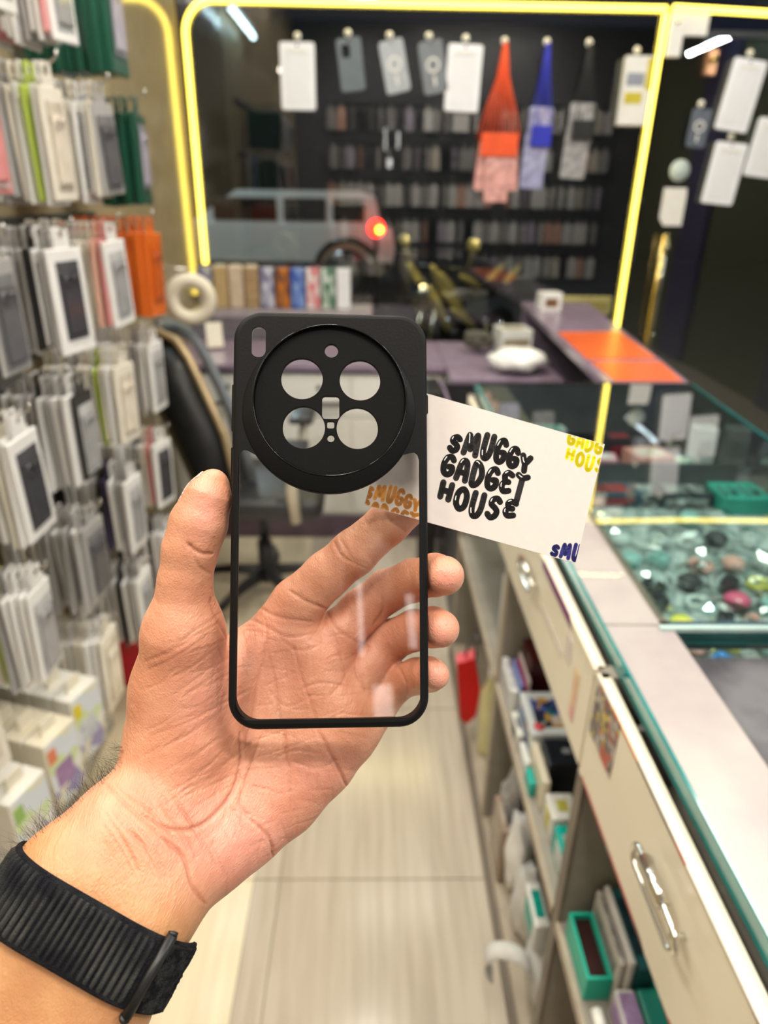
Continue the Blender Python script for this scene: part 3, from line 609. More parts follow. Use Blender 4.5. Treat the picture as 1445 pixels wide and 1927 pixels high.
for k in range(3):
    bag('soft_packet', (.318+.004*k, .905+k*.105, .064), .028, .045, .10+.008*k, (m_plush, m_film, mat('grey_film', (.40, .39, .38), .4, noise=.3))[k], ['grey-white plush bag behind the tote bag', 'white film bag, middle of the three in the lower compartment', 'grey film bag farthest back beside the far divider'][k], 50+k, 3, .10)
goods('gadget_carton', .272+.012, .300, 1.02, 1.12, .064, .16, (.28, .20, .15), 'narrow brown carton at the front of the lower compartment', panel=((.45, .38, .30), .3))
goods('gadget_carton', .284, .325, .60, .648, .064, .10, (.60, .58, .54), 'white carton with an orange print at the foot of the near divider', panel=((.50, .18, .03), .35))
# third bay
o = thing('shopping_bag', 'red six-sided paper bag hanging at the end of the counter beside the hand', 'bag', (.262, 1.46, .16))
bm = bmesh.new(); q = [(-.034, .175), (.012, .19), (.034, .09), (.030, .0), (.006, -.03), (-.014, -.01)]
v = [bm.verts.new((x, -.012, z)) for x, z in q]+[bm.verts.new((x+.004, .03, z)) for x, z in q]
for i in range(6): bm.faces.new((v[i], v[(i+1) % 6], v[6+(i+1) % 6], v[6+i]))
bm.faces.new(v[:6]); bm.faces.new(v[6:][::-1]); bmesh.ops.recalc_face_normals(bm, faces=bm.faces); bm_obj('bag_body', bm, mat('red_paper', (.62, .005, .005), .4, noise=.1), o)
bm = bmesh.new(); tube(bm, [(-.01, .01, .18), (.0, .01, .24), (.015, .01, .255), (.02, .01, .165)], .003, 6); bm_obj('handle', bm, m_dgry, o)
o = thing('bottle', 'pale yellow bottle with a white cap beside the red bag', 'bottle', (.322, 1.42, .064)); bm = bmesh.new(); lathe(bm, [(0, 0), (.026, 0), (.028, .01), (.028, .20), (.014, .24), (.012, .26)], 20); bm_obj('body', bm, mat('yellow_bottle', (.62, .58, .30), .3, noise=.1), o, True)
bm = bmesh.new(); lathe(bm, [(.014, .255), (.014, .285), (0, .287)], 16); bm_obj('cap', bm, m_wht, o)
for k, (a, b, h, c, l) in enumerate(((.33, .36, .24, (.68, .68, .66), 'white folded paper standing behind the yellow bottle'), (.37, .41, .17, (.66, .66, .64), 'short white paper stack behind the red bag'))):
    goods('paper_stack', a, b, 1.30, 1.45, .064, h, c, l, 'paper')
goods('paper_sheet', .32, .34, 1.30, 1.42, zs, .15, (.64, .64, .62), 'white paper sheet leaning on the far counter shelf', 'paper')
goods('wooden_batten', .318, .334, 1.235, 1.26, zs, .22, (.46, .36, .22), 'tan wooden batten standing on the far counter shelf', 'batten', panel=((.30, .34, .42), .2))
goods('wall_bracket', .35, .45, 1.28, 1.42, zs, .01, (.12, .13, .15), 'flat dark bracket lying on the far counter shelf', 'bracket')
# ------------------------------------------------------------------ hanging packs : left rack
rk = nrand(11)
WHT, CRM_, GRY, PNK, GRN, DGN, BLU, ORG, PCH, BLK_, LIM, NVY, RED_, LAV = (.88, .87, .85), (.84, .79, .68), (.42, .41, .40), (.75, .30, .30), (.01, .085, .05), (.01, .05, .035), (.03, .22, .55), (.78, .16, .02), (.82, .50, .38), (.02, .02, .02), (.55, .70, .12), (.05, .04, .10), (.50, .03, .06), (.55, .50, .62)
PK = {}
def packmesh(col, sh, key):
    """a flat carton hanging by its tab: thickness along X, width along Y, origin at the hook hole"""
    k = (key, sh)
    if k in PK: return PK[k]
    W, Hh, T = {'box': (.100, .200, .0095), 'slim': (.092, .190, .0065), 'pouch': (.108, .210, .008), 'thick': (.100, .220, .0195)}[sh]
    bm = bmesh.new()
    box(bm, -T/2, T/2, -W/2, W/2, -.035-Hh, -.030, 0, .0025)
    if sh == 'pouch':
        box(bm, -T/2-.001, T/2+.001, -W*.36, W*.36, -.035-Hh*.90, -.060, 0, .002)
    # hang tab with a euro hole
    for (a, b, c, d) in ((-.022, -.009, -.031, .012), (.009, .022, -.031, .012), (-.009, .009, -.031, -.010), (-.009, .009, .005, .012)): box(bm, -.0012, .0012, a, b, c, d)
    me = bpy.data.meshes.new('hanging_pack'); bm.to_mesh(me); bm.free()
    me.materials.append(mat('pack_'+key, col, .3, noise=.10, nscale=9, coat=.3)); PK[k] = me; return me
FACE = {}
def facemeshes(key, pc, cc):
    if key in FACE: return FACE[key]
    bm = bmesh.new(); box(bm, .0062, .0075, -.034, .034, -.215, -.055)
    w = bpy.data.meshes.new('window'); bm.to_mesh(w); bm.free(); w.materials.append(mat('win_'+key, pc, .25, noise=.25, nscale=25, coat=.5))
    bm = bmesh.new(); box(bm, .0076, .0125, -.029, .029, -.205, -.075, 0, .004); lathe(bm, [(.011, 0), (.011, .003), (.007, .003)], 14, (.0125, -.010, -.092), axis='X'); lathe(bm, [(.006, 0), (.006, .003), (.003, .003)], 10, (.0125, .014, -.090), axis='X')
    c = bpy.data.meshes.new('phone_case'); bm.to_mesh(c); bm.free(); c.materials.append(mat('case_'+key, cc, .2, noise=.2, coat=.4))
    FACE[key] = (w, c); return w, c
m_hook = mat('hook_wire', (.70, .68, .64), .2, metal=.9, noise=.1)
hook_me = None
ZR = [1.965, 1.668, 1.372, 1.075, .785, .50]
ZN = ['top', 'second', 'third', 'fourth', 'fifth', 'lowest']
# colour plan per row: list over columns (near -> far) of colour sequences
P_ = dict(white=WHT, cream=CRM_, grey=GRY, pink=PNK, green=GRN, dark_green=DGN, blue=BLU, orange=ORG, peach=PCH, black=BLK_, lime=LIM, navy=NVY, red=RED_, lavender=LAV)
WW, WG, WC = 'white cream white grey white white cream', 'white grey white black white grey white', 'cream white cream cream white white'
plan = {
 0: [WG, 'white grey white pink white', 'white white grey white white pink white', 'green green green green green green green'],
 1: [WC, 'white lavender white cream white pink white', 'white lime white white grey white red white cream', 'grey navy white white cream white white', 'white white white blue blue white '+' '.join(['green']*12)],
 2: [WG, 'black grey white grey white white', WG, 'cream cream cream peach pink peach peach', ' '.join(['orange']*14)],
 3: [WW, 'white grey grey white cream white', 'grey white black white grey white', 'cream cream white lime white white cream', WW],
 4: [WC, 'white white cream lime white white', 'grey grey white grey grey white', 'black navy grey white grey white grey', 'grey white grey pink white white pink'],
 5: [WC, 'cream white grey cream white lime cream', WG, WG, WG],
}
y0s = {0: 1.15, 1: 1.02, 2: .96, 3: .92, 4: .86, 5: 1.40}
def hook(y, z, L=.235):
    global hook_me
    if hook_me is None:
        bm = bmesh.new(); tube(bm, [(0, 0, 0), (L, 0, .002), (L+.012, 0, .012), (L+.014, 0, .022)], .0028, 6); lathe(bm, [(0, 0), (.012, 0), (.012, .004), (0, .004)], 10, (0, 0, 0), axis='X')
        hook_me = bpy.data.meshes.new('hook'); bm.to_mesh(hook_me); bm.free(); hook_me.materials.append(m_hook)
    return hook_me
RACK = thing('wall_rack', 'wire display rack of long hooks on dark rails along the gold left wall', 'rack', (-.87, 1.6, .40))
m_rail = mat('rail_dark', (.05, .06, .05), .5, noise=.3)
for r, z in enumerate(ZR):
    bm = bmesh.new(); box(bm, 0, .012, .75-1.6, 2.32-1.6, z-.02-.40, z+.012-.40); bm_obj('rail', bm, m_rail, RACK)
ORDN = 'first second third fourth fifth sixth seventh eighth ninth tenth eleventh twelfth thirteenth fourteenth fifteenth sixteenth seventeenth eighteenth nineteenth twentieth twenty-first twenty-second twenty-third twenty-fourth twenty-fifth twenty-sixth twenty-seventh twenty-eighth twenty-ninth thirtieth'.split()
count = 0; inner = bmesh.new(); inner_m = []
CO = .285
for r, z in enumerate(ZR):
    ncol = int((2.22-y0s[r])/CO)+1
    for c in range(ncol):
        y = y0s[r]+c*CO; names = plan[r][min(len(plan[r])-1, round(c*(len(plan[r])-1)/(ncol-1)))].split()
        hk = bpy.data.objects.new('hook', hook(y, z)); C.objects.link(hk); hk.parent = RACK; hk.location = (.005, y-1.6, z-.40+.001)
        gname = f'packs on the {ORD[c]} hook of the {ZN[r]} row of the left rack'
        gap = rk.choice([.0135, .0145, .016]); slots = []; x = -.842; n = 0
        while x < -.640:
            cn = names[n % len(names)]
            if rk.random() < .22 and cn not in ('green', 'orange'): cn = rk.choice(['white', 'cream', 'grey', 'white', 'white'])
            g2 = .025 if cn in ('green', 'orange') else gap; sh = 'thick' if cn in ('green', 'orange') else rk.choice(['box', 'box', 'slim', 'pouch'])
            slots.append((x+g2/2, cn, sh)); x += g2; n += 1
        N = len(slots)
        for i, (x, cn, sh) in enumerate(slots):
            fromout = N-1-i; me = packmesh(P_[cn], sh, cn); last = fromout == 0
            tw = rk.uniform(-.06, .06)-(rk.uniform(0, .25) if last and cn != 'green' else 0)
            lo_ = Vector((x, y+rk.uniform(-.007, .007), z-.004-rk.uniform(0, .006))); eu_ = (rk.uniform(-.06, .06), rk.uniform(-.0, .02), tw)
            if fromout > 8:
                mi = inner_m.index(me.materials[0]) if me.materials[0] in inner_m else (inner_m.append(me.materials[0]) or len(inner_m)-1)
                t2 = me.copy(); t2.transform(Matrix.Translation(lo_) @ Matrix.Rotation(tw, 4, 'Z') @ Matrix.Rotation(eu_[0], 4, 'X'))
                for p in t2.polygons: p.material_index = mi
                inner.from_mesh(t2); bpy.data.meshes.remove(t2); continue
            o = bpy.data.objects.new('hanging_pack', me); C.objects.link(o); o.location = lo_; o.rotation_euler = eu_
            tag(o, f'{cn.replace("_", " ")} pack, {ORDN[fromout]} from the aisle on the {ORD[c]} hook, {ZN[r]} row, left rack', 'case pack', gname)
            if last or fromout == 3:
                fk = {'white': ('wd', (.10, .10, .11), (.06, .06, .07)), 'cream': ('cr', (.70, .62, .50), (.78, .70, .58)), 'grey': ('gr', (.22, .22, .23), (.10, .10, .11)), 'pink': ('pk', (.75, .55, .52), (.72, .28, .28)), 'peach': ('pc', (.80, .60, .50), (.80, .42, .32)), 'green': ('gn', (.35, .36, .40), (.45, .42, .50)), 'orange': ('or', (.78, .16, .02), (.60, .12, .02)), 'blue': ('bl', (.03, .25, .60), (.05, .3, .6)), 'lime': ('li', (.55, .65, .2), (.6, .75, .15)), 'lavender': ('la', (.5, .48, .6), (.4, .38, .6))}.get(cn, ('wk', (.60, .60, .60), (.35, .35, .36)))
                if cn == 'white' and (c+r) % 4: fk = ('wk', (.62, .61, .60), (.70, .68, .64))
                w, cc = facemeshes(*fk); dx = .006 if sh == 'thick' else -.001
                for nm, mm in (('window', w), ('phone_case', cc)):
                    q = bpy.data.objects.new(nm, mm); C.objects.link(q); q.parent = o; q.location = (dx, 0, 0)
            count += 1
io = bm_obj('hanging_packs', inner, inner_m); tag(io, 'tight stacks of pale packs on the wall side of the left rack hooks', 'case pack', None, 'stuff')
print('packs', count)
# pictured white boxes hanging low near the camera
m_box = mat('picture_box', (.62, .66, .72), .25, noise=.05)
m_bpic = printmat('box_picture', [(.62, .66, .72), (.68, .66, .55), (.45, .42, .40), (.62, .66, .72), (.30, .28, .52), (.70, .70, .68), (.55, .65, .35)], 28)
def picbox(x, y, z, tilt, yaw, label, accent):
    r = thing('pictured_box', label, 'box', (x, y, z)); r.rotation_euler = (0, tilt, yaw)
    bm = bmesh.new(); box(bm, -.024, .024, -.045, .045, 0, .175, bev=.002); bm_obj('carton', bm, m_wht if accent != 1 else m_crm, r)
    bm = bmesh.new(); box(bm, .0241, .0249, -.042, .042, .004, .171); bm_obj('front_print', bm, m_bpic, r)
    bm = bmesh.new(); box(bm, .0249, .0255, -.030, .018, .050, .105, bev=.0002)
    bm_obj('picture', bm, mat('box_acc%d' % accent, [(.66, .64, .58), (.24, .14, .28), (.60, .62, .62)][accent], .3, col2=[(.5, .48, .45), (.35, .2, .4), (.4, .42, .5)][accent], nscale=40), r)
    bm = bmesh.new(); box(bm, .0249, .0256, -.040, -.018, .12, .155); bm_obj('flash', bm, mat('box_fl%d' % accent, [(.30, .50, .12), (.75, .22, .10), (.75, .62, .02)][accent], .3, noise=.2), r)
    bm = bmesh.new(); box(bm, -.002, .002, -.02, .02, .175, .205, bev=.0008); bm_obj('hang_tab', bm, m_crm, r)
    return r
bpx = [(.30, 'front', 0, .95), (.285, 'middle', 1, 1.09), (.33, 'far', 2, 1.22)]
for i, (zb, nm, acc, yb) in enumerate(bpx):
    for k in range(4):
        o = picbox(-.80+.053*k*math.cos(.30), yb-.053*k*math.sin(.30)+.03, zb-.02*0, 0, -.30, f'white pictured phone-case box, {ORD[3-k]} from the aisle in the {nm} stack under the left rack'.replace('nearest', 'first'), acc)
        o['group'] = 'pictured boxes under the left rack'
low = thing('low_shelf', 'low cream shelf board under the left rack carrying the pictured boxes', 'shelf', (-.76, 1.09, 0))
bm = bmesh.new(); box(bm, -.11, .135, -.22, .22, .255, .28, bev=.003); bm_obj('board', bm, m_lam, low)
for yy in (-.18, .18):
    bm = bmesh.new(); box(bm, -.10, -.06, yy-.015, yy+.015, 0, .255); bm_obj('support', bm, m_lam, low)
for i, o in enumerate([q for q in bpy.data.objects if q.name.startswith('pictured_box')]): o.location.z = .2805
# red basket at the end of the rack
BX_ = (-.755, 1.86)
o = thing('basket', 'bright red plastic basket on the floor under the left rack', 'basket', (BX_[0], BX_[1], .30))
o.location.z = .0
bm = bmesh.new(); R1 = rrect(-.08, .08, -.10, .10, .02); R2 = rrect(-.10, .10, -.12, .12, .025)
loops = [([(x, y, 0) for x, y in R1]), ([(x, y, .205) for x, y in R2]), ([(x*1.06, y*1.06, .21) for x, y in R2]), ([(x*.96, y*.96, .205) for x, y in R2]), ([(x*.95, y*.95, .005) for x, y in R1])]
vv = [[bm.verts.new(p) for p in L] for L in loops]
for A, B in zip(vv, vv[1:]):
    for k in range(len(A)): bm.faces.new((A[k], A[(k+1) % len(A)], B[(k+1) % len(A)], B[k]))
bm.faces.new(vv[-1]); bm.faces.new(vv[0][::-1]); bm_obj('tub', bm, mat('red_plastic', (.62, .01, .03), .25, noise=.1), o)
bm = bmesh.new(); tube(bm, [(-.10, 0, .20), (-.07, 0, .235), (.07, 0, .235), (.10, 0, .20)], .006, 8); bm_obj('handle', bm, mat('red_plastic', (.62, .01, .03), .25), o, True)
# cream ring roll hanging at the far end of the rack
o = thing('tape_roll', 'thick cream ring-shaped roll hanging at the far end of the left rack', 'roll', (-.60, 2.35, 1.12)); bm = bmesh.new()
ring = []
for i in range(36):
    a = 2*math.pi*i/36; ring.append(Vector((.060*math.cos(a), .012*math.cos(a), .060*math.sin(a))))
tube(bm, ring, .024, 14, closed=True); bm_obj('ring', bm, mat('cream_foam', (.72, .66, .52), .6, noise=.08), o, True)
bm = bmesh.new(); tube(bm, [(0, 0, .06), (0, 0, .095), (-.25, 0, .10)], .003, 6); bm_obj('hook', bm, m_hook, o, True)
# ------------------------------------------------------------------ things hanging on the glass
def cup(x, z):
    r = thing('suction_hook', None, 'hook', (x, YG-.002, z)); bm = bmesh.new(); lathe(bm, [(.016, 0), (.012, -.006), (.005, -.009), (.004, -.016), (0, -.016)], 14, axis='Y'); bm_obj('cup', bm, m_wht, r, True)
    bm = bmesh.new(); tube(bm, [(0, -.014, 0), (0, -.022, -.012), (0, -.030, -.012), (0, -.032, -.004)], .002, 6); bm_obj('hook', bm, m_chr, r, True); return r
m_pouchw = mat('white_pouch', (.86, .87, .90), .35, noise=.03); m_frost = mat('frosted_sleeve', (.42, .45, .48), .3, noise=.12)
def pouch(x, z, w, h, lean, label, m=m_pouchw, kind=0):
    cu = cup(x, z+.012); cu['label'] = 'small suction hook above the '+' '.join(label.replace(' hanging', '').split()[:11]); cu['category'] = 'hook'
    r = thing('hanging_pouch', label, 'pouch', (x, YG-.034, z)); r.rotation_euler = (0, lean, 0)
    if kind == 0:
        out = rrect(-w/2, w/2, -h, -.015, .012); hole = circ(0, -.027, .006, 12)
        p = plate('sleeve', [out, hole], -.004, .004, .0015, m, r); p.rotation_euler = (math.pi/2, 0, 0)
        q = plate('window', [rrect(-w*.36, w*.36, -h*.92, -.055, .01)], .004, .0065, .001, mat('pouch_inner', (.80, .81, .83), .3, noise=.03), r); q.rotation_euler = (math.pi/2, 0, 0)
        b2 = plate('clip', [rrect(-w*.30, w*.30, -.055, -.042, .004)], .004, .009, .001, m_wht, r); b2.rotation_euler = (math.pi/2, 0, 0)
    else:
        out = rrect(-w/2, w/2, -h, -.01, .016); holes = [circ(0, -.02, .005, 12)]
        if kind == 1: holes.append(rrect(-w*.32, w*.02, -.085, -.035, .01))
        p = plate('sleeve', [out]+holes, -.004, .004, .0015, m, r); p.rotation_euler = (math.pi/2, 0, 0)
        if kind >= 2:
            rg = plate('magnet_ring', [circ(0, -h*.48, w*.27), circ(0, -h*.48, w*.19)], .004, .006, 0, m_wht, r); rg.rotation_euler = (math.pi/2, 0, 0)
            st = plate('magnet_bar', [rrect(-w*.05, w*.05, -h*.86, -h*.68, .004)], .004, .006, 0, m_wht, r); st.rotation_euler = (math.pi/2, 0, 0)
    return r
pouch(-.34, 2.06, .155, .275, 0, 'white phone pouch hanging on the glass, leftmost of all')
pouch(-.115, 2.075, .11, .215, -.12, 'dark grey phone sleeve hanging on the glass beside the leftmost white pouch', mat('sleeve_dark', (.13, .16, .18), .3, noise=.1), 1)
pouch(.070, 2.07, .11, .215, -.22, 'light grey phone sleeve hanging tilted on the glass', m_frost, 3)
pouch(.245, 2.07, .11, .215, -.20, 'grey phone sleeve with a white magnet ring and stem hanging on the glass', mat('sleeve_mid', (.20, .22, .24), .3, noise=.1), 2)
pouch(.410, 2.065, .155, .275, .03, 'white phone pouch hanging on the glass between grey sleeves and orange net')
pouch(1.70, 2.03, .155, .30, .12, 'white phone pouch hanging on the glass door, uppermost of three', kind=0)
pouch(1.69, 1.70, .155, .28, .08, 'white phone pouch hanging on the glass door, lowest of three')
pouch(1.87, 1.80, .155, .26, .10, 'white phone pouch hanging on the glass door, cut by the frame at right')
pouch(1.52, 1.83, .09, .17, .05, 'grey sleeve with a white ring hanging on the glass door', mat('sleeve_mid2', (.10, .12, .15), .3, noise=.1), 2)
def net(x, ztop, zb, col, col2, label, n, w):
    cu = cup(x, ztop+.01); cu['label'] = 'small suction hook above the '+' '.join(label.replace(' hanging', '').split()[:11]); cu['category'] = 'hook'
    r = thing('lanyard_bundle', label, 'lanyard', (x, YG-.036, ztop)); L = ztop-zb
    m = mat('cord_'+col2, col, .5, noise=.15); bm = bmesh.new(); q = nrand(int(x*100))
    for i in range(n):
        a = (i/(n-1)-.5); xx = a*w*.8
        tube(bm, [(a*.012, 0, 0), (a*.02+xx*.15, -.004*(i % 3), -L*.20), (xx*.75, -.01*(i % 2), -L*.42), (xx, -.012*(i % 3), -L*.58)], .0032, 5)
    bm_obj('cords', bm, m, r, True)
    k = 0
    for xx, z0, z1, ry in ((-.28*w, -.60, -.93, .08), (.28*w, -.60, -.93, -.08), (0, -.62, -1.0, 0)) if n > 8 else ((0, -.42, -.72, .02), (-.1*w, -.60, -1.0, .04)):
        p = plate('clear_pouch', [rrect(-w*.24 if n > 8 else -w*.42, w*.24 if n > 8 else w*.42, z1*L, z0*L, .012)], -.006-.004*k, .0-.004*k, .001, mat('pouchclear_'+col2, tuple(.35+.5*c for c in col), .12, noise=.35, nscale=30, coat=1, bump=.8, bscale=25), r); p.rotation_euler = (math.pi/2, ry, 0); p.location.y = -.012-.012*k; k += 1
    bm = bmesh.new(); box(bm, -w*.36, w*.36, -.040, -.030, -.70*L, -.55*L, bev=.004); bm_obj('header', bm, m, r)
net(.585, 2.06, 1.415, (.85, .10, .02), 'orange', 'bundle of orange lanyard pouches hanging on the glass', 11, .24)
net(.775, 2.06, 1.475, (.02, .03, .45), 'blue', 'bundle of blue lanyard pouches hanging on the glass', 6, .13)
net(.965, 2.06, 1.52, (.008, .008, .008), 'black', 'bundle of black lanyards with silvery pouches hanging on the glass', 6, .14)
# carton standing against the strip, stickers on the door
cu = cup(1.185, 2.045); cu['label'] = 'small suction hook above the white and yellow carton'; cu['category'] = 'hook'
o = thing('cable_carton', 'white and yellow carton hanging on the glass beside the right yellow strip', 'box', (1.185, YG-.05, 1.745)); bm = bmesh.new(); box(bm, -.062, .062, -.02, .02, 0, .27, bev=.003); bm_obj('carton', bm, m_wht, o)
for z0, z1, c, n in ((.085, .130, (.62, .52, .02), 'yellow_band'), (.155, .205, (.30, .32, .38), 'grey_print')):
    bm = bmesh.new(); box(bm, -.05, .03, -.0212, -.0202, z0, z1); bm_obj(n, bm, mat(n, c, .4, noise=.2), o)
bm = bmesh.new(); box(bm, .035, .0622, -.0212, -.0202, .14, .262); bm_obj('side_band', bm, mat('yellow_band', (.62, .52, .02), .4), o)
o = thing('round_sticker', 'round white sticker on the glass door above the square one', 'sticker', (1.475, YG-.001, 1.565)); bm = bmesh.new(); lathe(bm, [(0, 0), (.048, 0), (.048, -.0015), (0, -.0015)], 32, axis='Y'); bm_obj('disc', bm, mat('pale_sticker', (.50, .60, .58), .4, noise=.05), o)
o = thing('square_sticker', 'white square sticker with cut corners on the glass door', 'sticker', (1.47, YG-.001, 1.405)); p = plate('card', [[(-.055, -.05), (-.055, .085), (.055, .085), (.06, .05), (.06, -.085), (-.03, -.085)]], 0, .0015, 0, m_wht, o); p.rotation_euler = (math.pi/2, 0, 0)
# ------------------------------------------------------------------ packs on the back wall (seen mirrored in the shop window)
def backpack(me, x, z, label, group, rz):
    o = bpy.data.objects.new('wall_pack', me); C.objects.link(o); o.location = (x, -1.33, z); o.rotation_euler = (0, 0, math.pi/2+rz); tag(o, label, 'phone case pack', group); return o
RB = thing('back_rack', 'dark rack with rows of hanging packs on the back wall, mirrored in the shop window', 'rack', (.8, -1.395, .4))
for r, z in enumerate((2.32, 1.94, 1.56, 1.18, .80)):
    bm = bmesh.new(); box(bm, -1.3, 1.9, 0, .02, z-.40, z-.38); bm_obj('rail', bm, m_rail, RB)
    rn_ = ['highest', 'second', 'middle', 'fourth', 'lowest'][r]
    for k in range(30):
        if rk.random() < .08: continue
        cn = rk.choice(['white', 'white', 'white', 'cream', 'grey', 'white', 'lavender', 'black', 'grey', 'peach'])
        x = -.45+k*.105+rk.uniform(-.015, .015)
        backpack(packmesh(P_[cn], 'box', cn), x, z-.02, f'{cn} pack, {ORDN[k]} from the rack wall in the {rn_} row of the back rack', f'{cn} packs in the {rn_} row of the back rack', rk.choice([0, 0, 1.2, 1.35, .2]))
# ------------------------------------------------------------------ the street outside
struct(boxo('ground', -12, 14, YG+.15, 30, -.12, -.06, mat('asphalt', (.045, .043, .04), .85, noise=.3)))
struct(boxo('wall_far', -12, 14, 19, 19.3, -.06, 5, mat('far_wall', (.02, .02, .022), .8, noise=.4)))
l = bpy.data.lights.new('car_fill_light', 'POINT'); l.energy = 800; l.color = (.75, .9, 1); l.shadow_soft_size = .3; lo = bpy.data.objects.new('car_fill_light', l); C.objects.link(lo); lo.location = (-2.5, 9.2, 5)  # unseen point light added to brighten the parked car
CR = thing('parked_car', 'pale boxy off-road car parked in the dark street behind the glass', 'car', (-1.72, 11.4, -.06))
def pcar(n, bm, m, s=False): return bm_obj(n, bm, m, CR, s)
m_car = mat('car_paint', (.52, .54, .54), .4, noise=.05); m_dk = mat('car_dark', (.01, .01, .012), .2, noise=.2)
bm = bmesh.new(); side = [(-2.1, .45), (2.0, .45), (2.05, .75), (2.0, 1.05), (-1.0, 1.08), (-2.1, .98), (-2.2, .7)]
v = [bm.verts.new((x, -.8, z)) for x, z in side]+[bm.verts.new((x, .8, z)) for x, z in side]; n = len(side)
for i in range(n): bm.faces.new((v[i], v[(i+1) % n], v[n+(i+1) % n], v[n+i]))
bm.faces.new(v[:n]); bm.faces.new(v[n:][::-1]); bmesh.ops.recalc_face_normals(bm, faces=bm.faces); pcar('body', bm, m_car)
bm = bmesh.new(); side = [(-.95, 1.05), (1.85, 1.05), (1.75, 1.45), (1.5, 1.52), (-.2, 1.52)]
v = [bm.verts.new((x, -.72, z)) for x, z in side]+[bm.verts.new((x, .72, z)) for x, z in side]; n = len(side)
for i in range(n): bm.faces.new((v[i], v[(i+1) % n], v[n+(i+1) % n], v[n+i]))
bm.faces.new(v[:n]); bm.faces.new(v[n:][::-1]); bmesh.ops.recalc_face_normals(bm, faces=bm.faces); pcar('cabin', bm, m_car)
for a, b in ((-.55, .35), (.45, 1.05), (1.15, 1.6)):
    bm = bmesh.new(); box(bm, a, b, -.735, -.722, 1.12, 1.42); pcar('window', bm, m_dk)
for x in (-1.35, 1.35):
    bm = bmesh.new(); lathe(bm, [(0, -.12), (.22, -.12), (.25, -.09), (.38, -.10), (.38, .10), (0, .10)], 28, (x, -.72, .38), axis='Y'); w = pcar('wheel', bm, m_dk)
    bm = bmesh.new(); lathe(bm, [(0, -.13), (.20, -.125), (.21, -.12), (0, -.12)], 20, (x, -.72, .38), axis='Y'); bm_obj('hubcap', bm, mat('hub_grey', (.10, .11, .12), .4, metal=.6, noise=.3), w)
    bm = bmesh.new(); tube(bm, [(x+.46*math.cos(t), -.80, .42+.46*math.sin(t)) for t in [math.pi*i/12 for i in range(13)]], .05, 6); pcar('wheel_arch', bm, m_dk)
bm = bmesh.new(); box(bm, -2.0, 2.0, -.82, -.80, .45, .58); pcar('sill', bm, m_dk)
TL = thing('tail_light', 'round red tail light glowing in the street behind the glass', 'light', (.052, 10.2, 1.0)); bm = bmesh.new(); lathe(bm, [(0, -.03), (.10, -.03), (.115, 0), (.11, .05), (0, .06)], 24, axis='Y'); bm_obj('lens', bm, mat('red_glow', (.5, 0, 0), .3, emit=(1, .012, .004), estr=14), TL, True)
bm = bmesh.new(); lathe(bm, [(0, -.035), (.05, -.035), (.05, -.03)], 16, (.045, 0, -.02), axis='Y'); bm_obj('bulb', bm, mat('amber_glow', (.5, .2, 0), .3, emit=(1, .35, .02), estr=16), TL, True)
bm = bmesh.new(); tube(bm, [(0, .06, 0), (0, .1, -.5), (0, .1, -1.06)], .03, 6); bm_obj('stay', bm, m_dk, TL)
# motorcycle with gold fairing just outside
MB_ = thing('motorcycle', 'parked motorcycle with gold-lit fairing outside behind the desk', 'motorcycle', (.72, 5.6, -.06))
def pm(n, bm, m, s=True):
    o = bm_obj(n, bm, m, MB_, s); return o
m_fair = mat('gold_fairing', (.75, .64, .28), .22, metal=.5, noise=.3, coat=1)
for x in (-.62, .62):
    bm = bmesh.new(); tube(bm, [(x+.27*math.cos(a), 0, .31+.27*math.sin(a)) for a in [2*math.pi*i/28 for i in range(28)]], .05, 8, closed=True); w = pm('wheel', bm, m_dk)
    bm = bmesh.new()
    for i in range(5): a = 2*math.pi*i/5; tube(bm, [(x, 0, .31), (x+.25*math.cos(a), 0, .31+.25*math.sin(a))], .014, 6)
    bm_obj('spokes', bm, m_chr, w, True)
def blob(sx, sy, sz, c, m, n, rot=0):
    bm = bmesh.new(); bmesh.ops.create_icosphere(bm, subdivisions=3, radius=1)
    for v in bm.verts: v.co = Vector((v.co.x*sx, v.co.y*sy, v.co.z*sz*(1-.25*v.co.x)))
    bmesh.ops.rotate(bm, verts=bm.verts, cent=(0, 0, 0), matrix=Matrix.Rotation(rot, 3, 'Y')); bmesh.ops.translate(bm, verts=bm.verts, vec=c); pm(n, bm, m)
blob(.24, .13, .11, (-.12, 0, .80), m_dk, 'fuel_tank', .25); blob(.33, .12, .06, (.42, 0, .80), m_dk, 'seat', -.12)
for _i, (cx_, cz_, L__, w__, r__, yy) in enumerate(((-.48, .92, .20, .035, .75, -.10), (-.38, .86, .22, .04, .70, -.12), (-.30, .74, .24, .035, .55, -.13), (-.20, .64, .22, .03, .45, -.14), (-.50, .80, .14, .05, .9, -.06), (.62, .88, .18, .035, -.5, -.08), (-.10, .90, .18, .03, .35, -.12), (-.46, .70, .16, .03, 1.0, -.10))):
    blob(L__, .03, w__, (cx_, yy, cz_), m_fair, 'fairing_panel', r__); blob(L__, .03, w__, (cx_, -yy, cz_), m_fair, 'fairing_panel', r__)
blob(.26, .15, .18, (0, 0, .48), m_dk, 'engine')
bm = bmesh.new(); tube(bm, [(-.62, .06, .31), (-.42, .06, .95)], .022, 8); tube(bm, [(-.62, -.06, .31), (-.42, -.06, .95)], .022, 8); pm('fork', bm, m_chr)
bm = bmesh.new(); tube(bm, [(-.30, -.34, 1.0), (-.42, -.12, 1.02), (-.42, .12, 1.02), (-.30, .34, 1.0)], .014, 8); pm('handlebar', bm, m_dk)
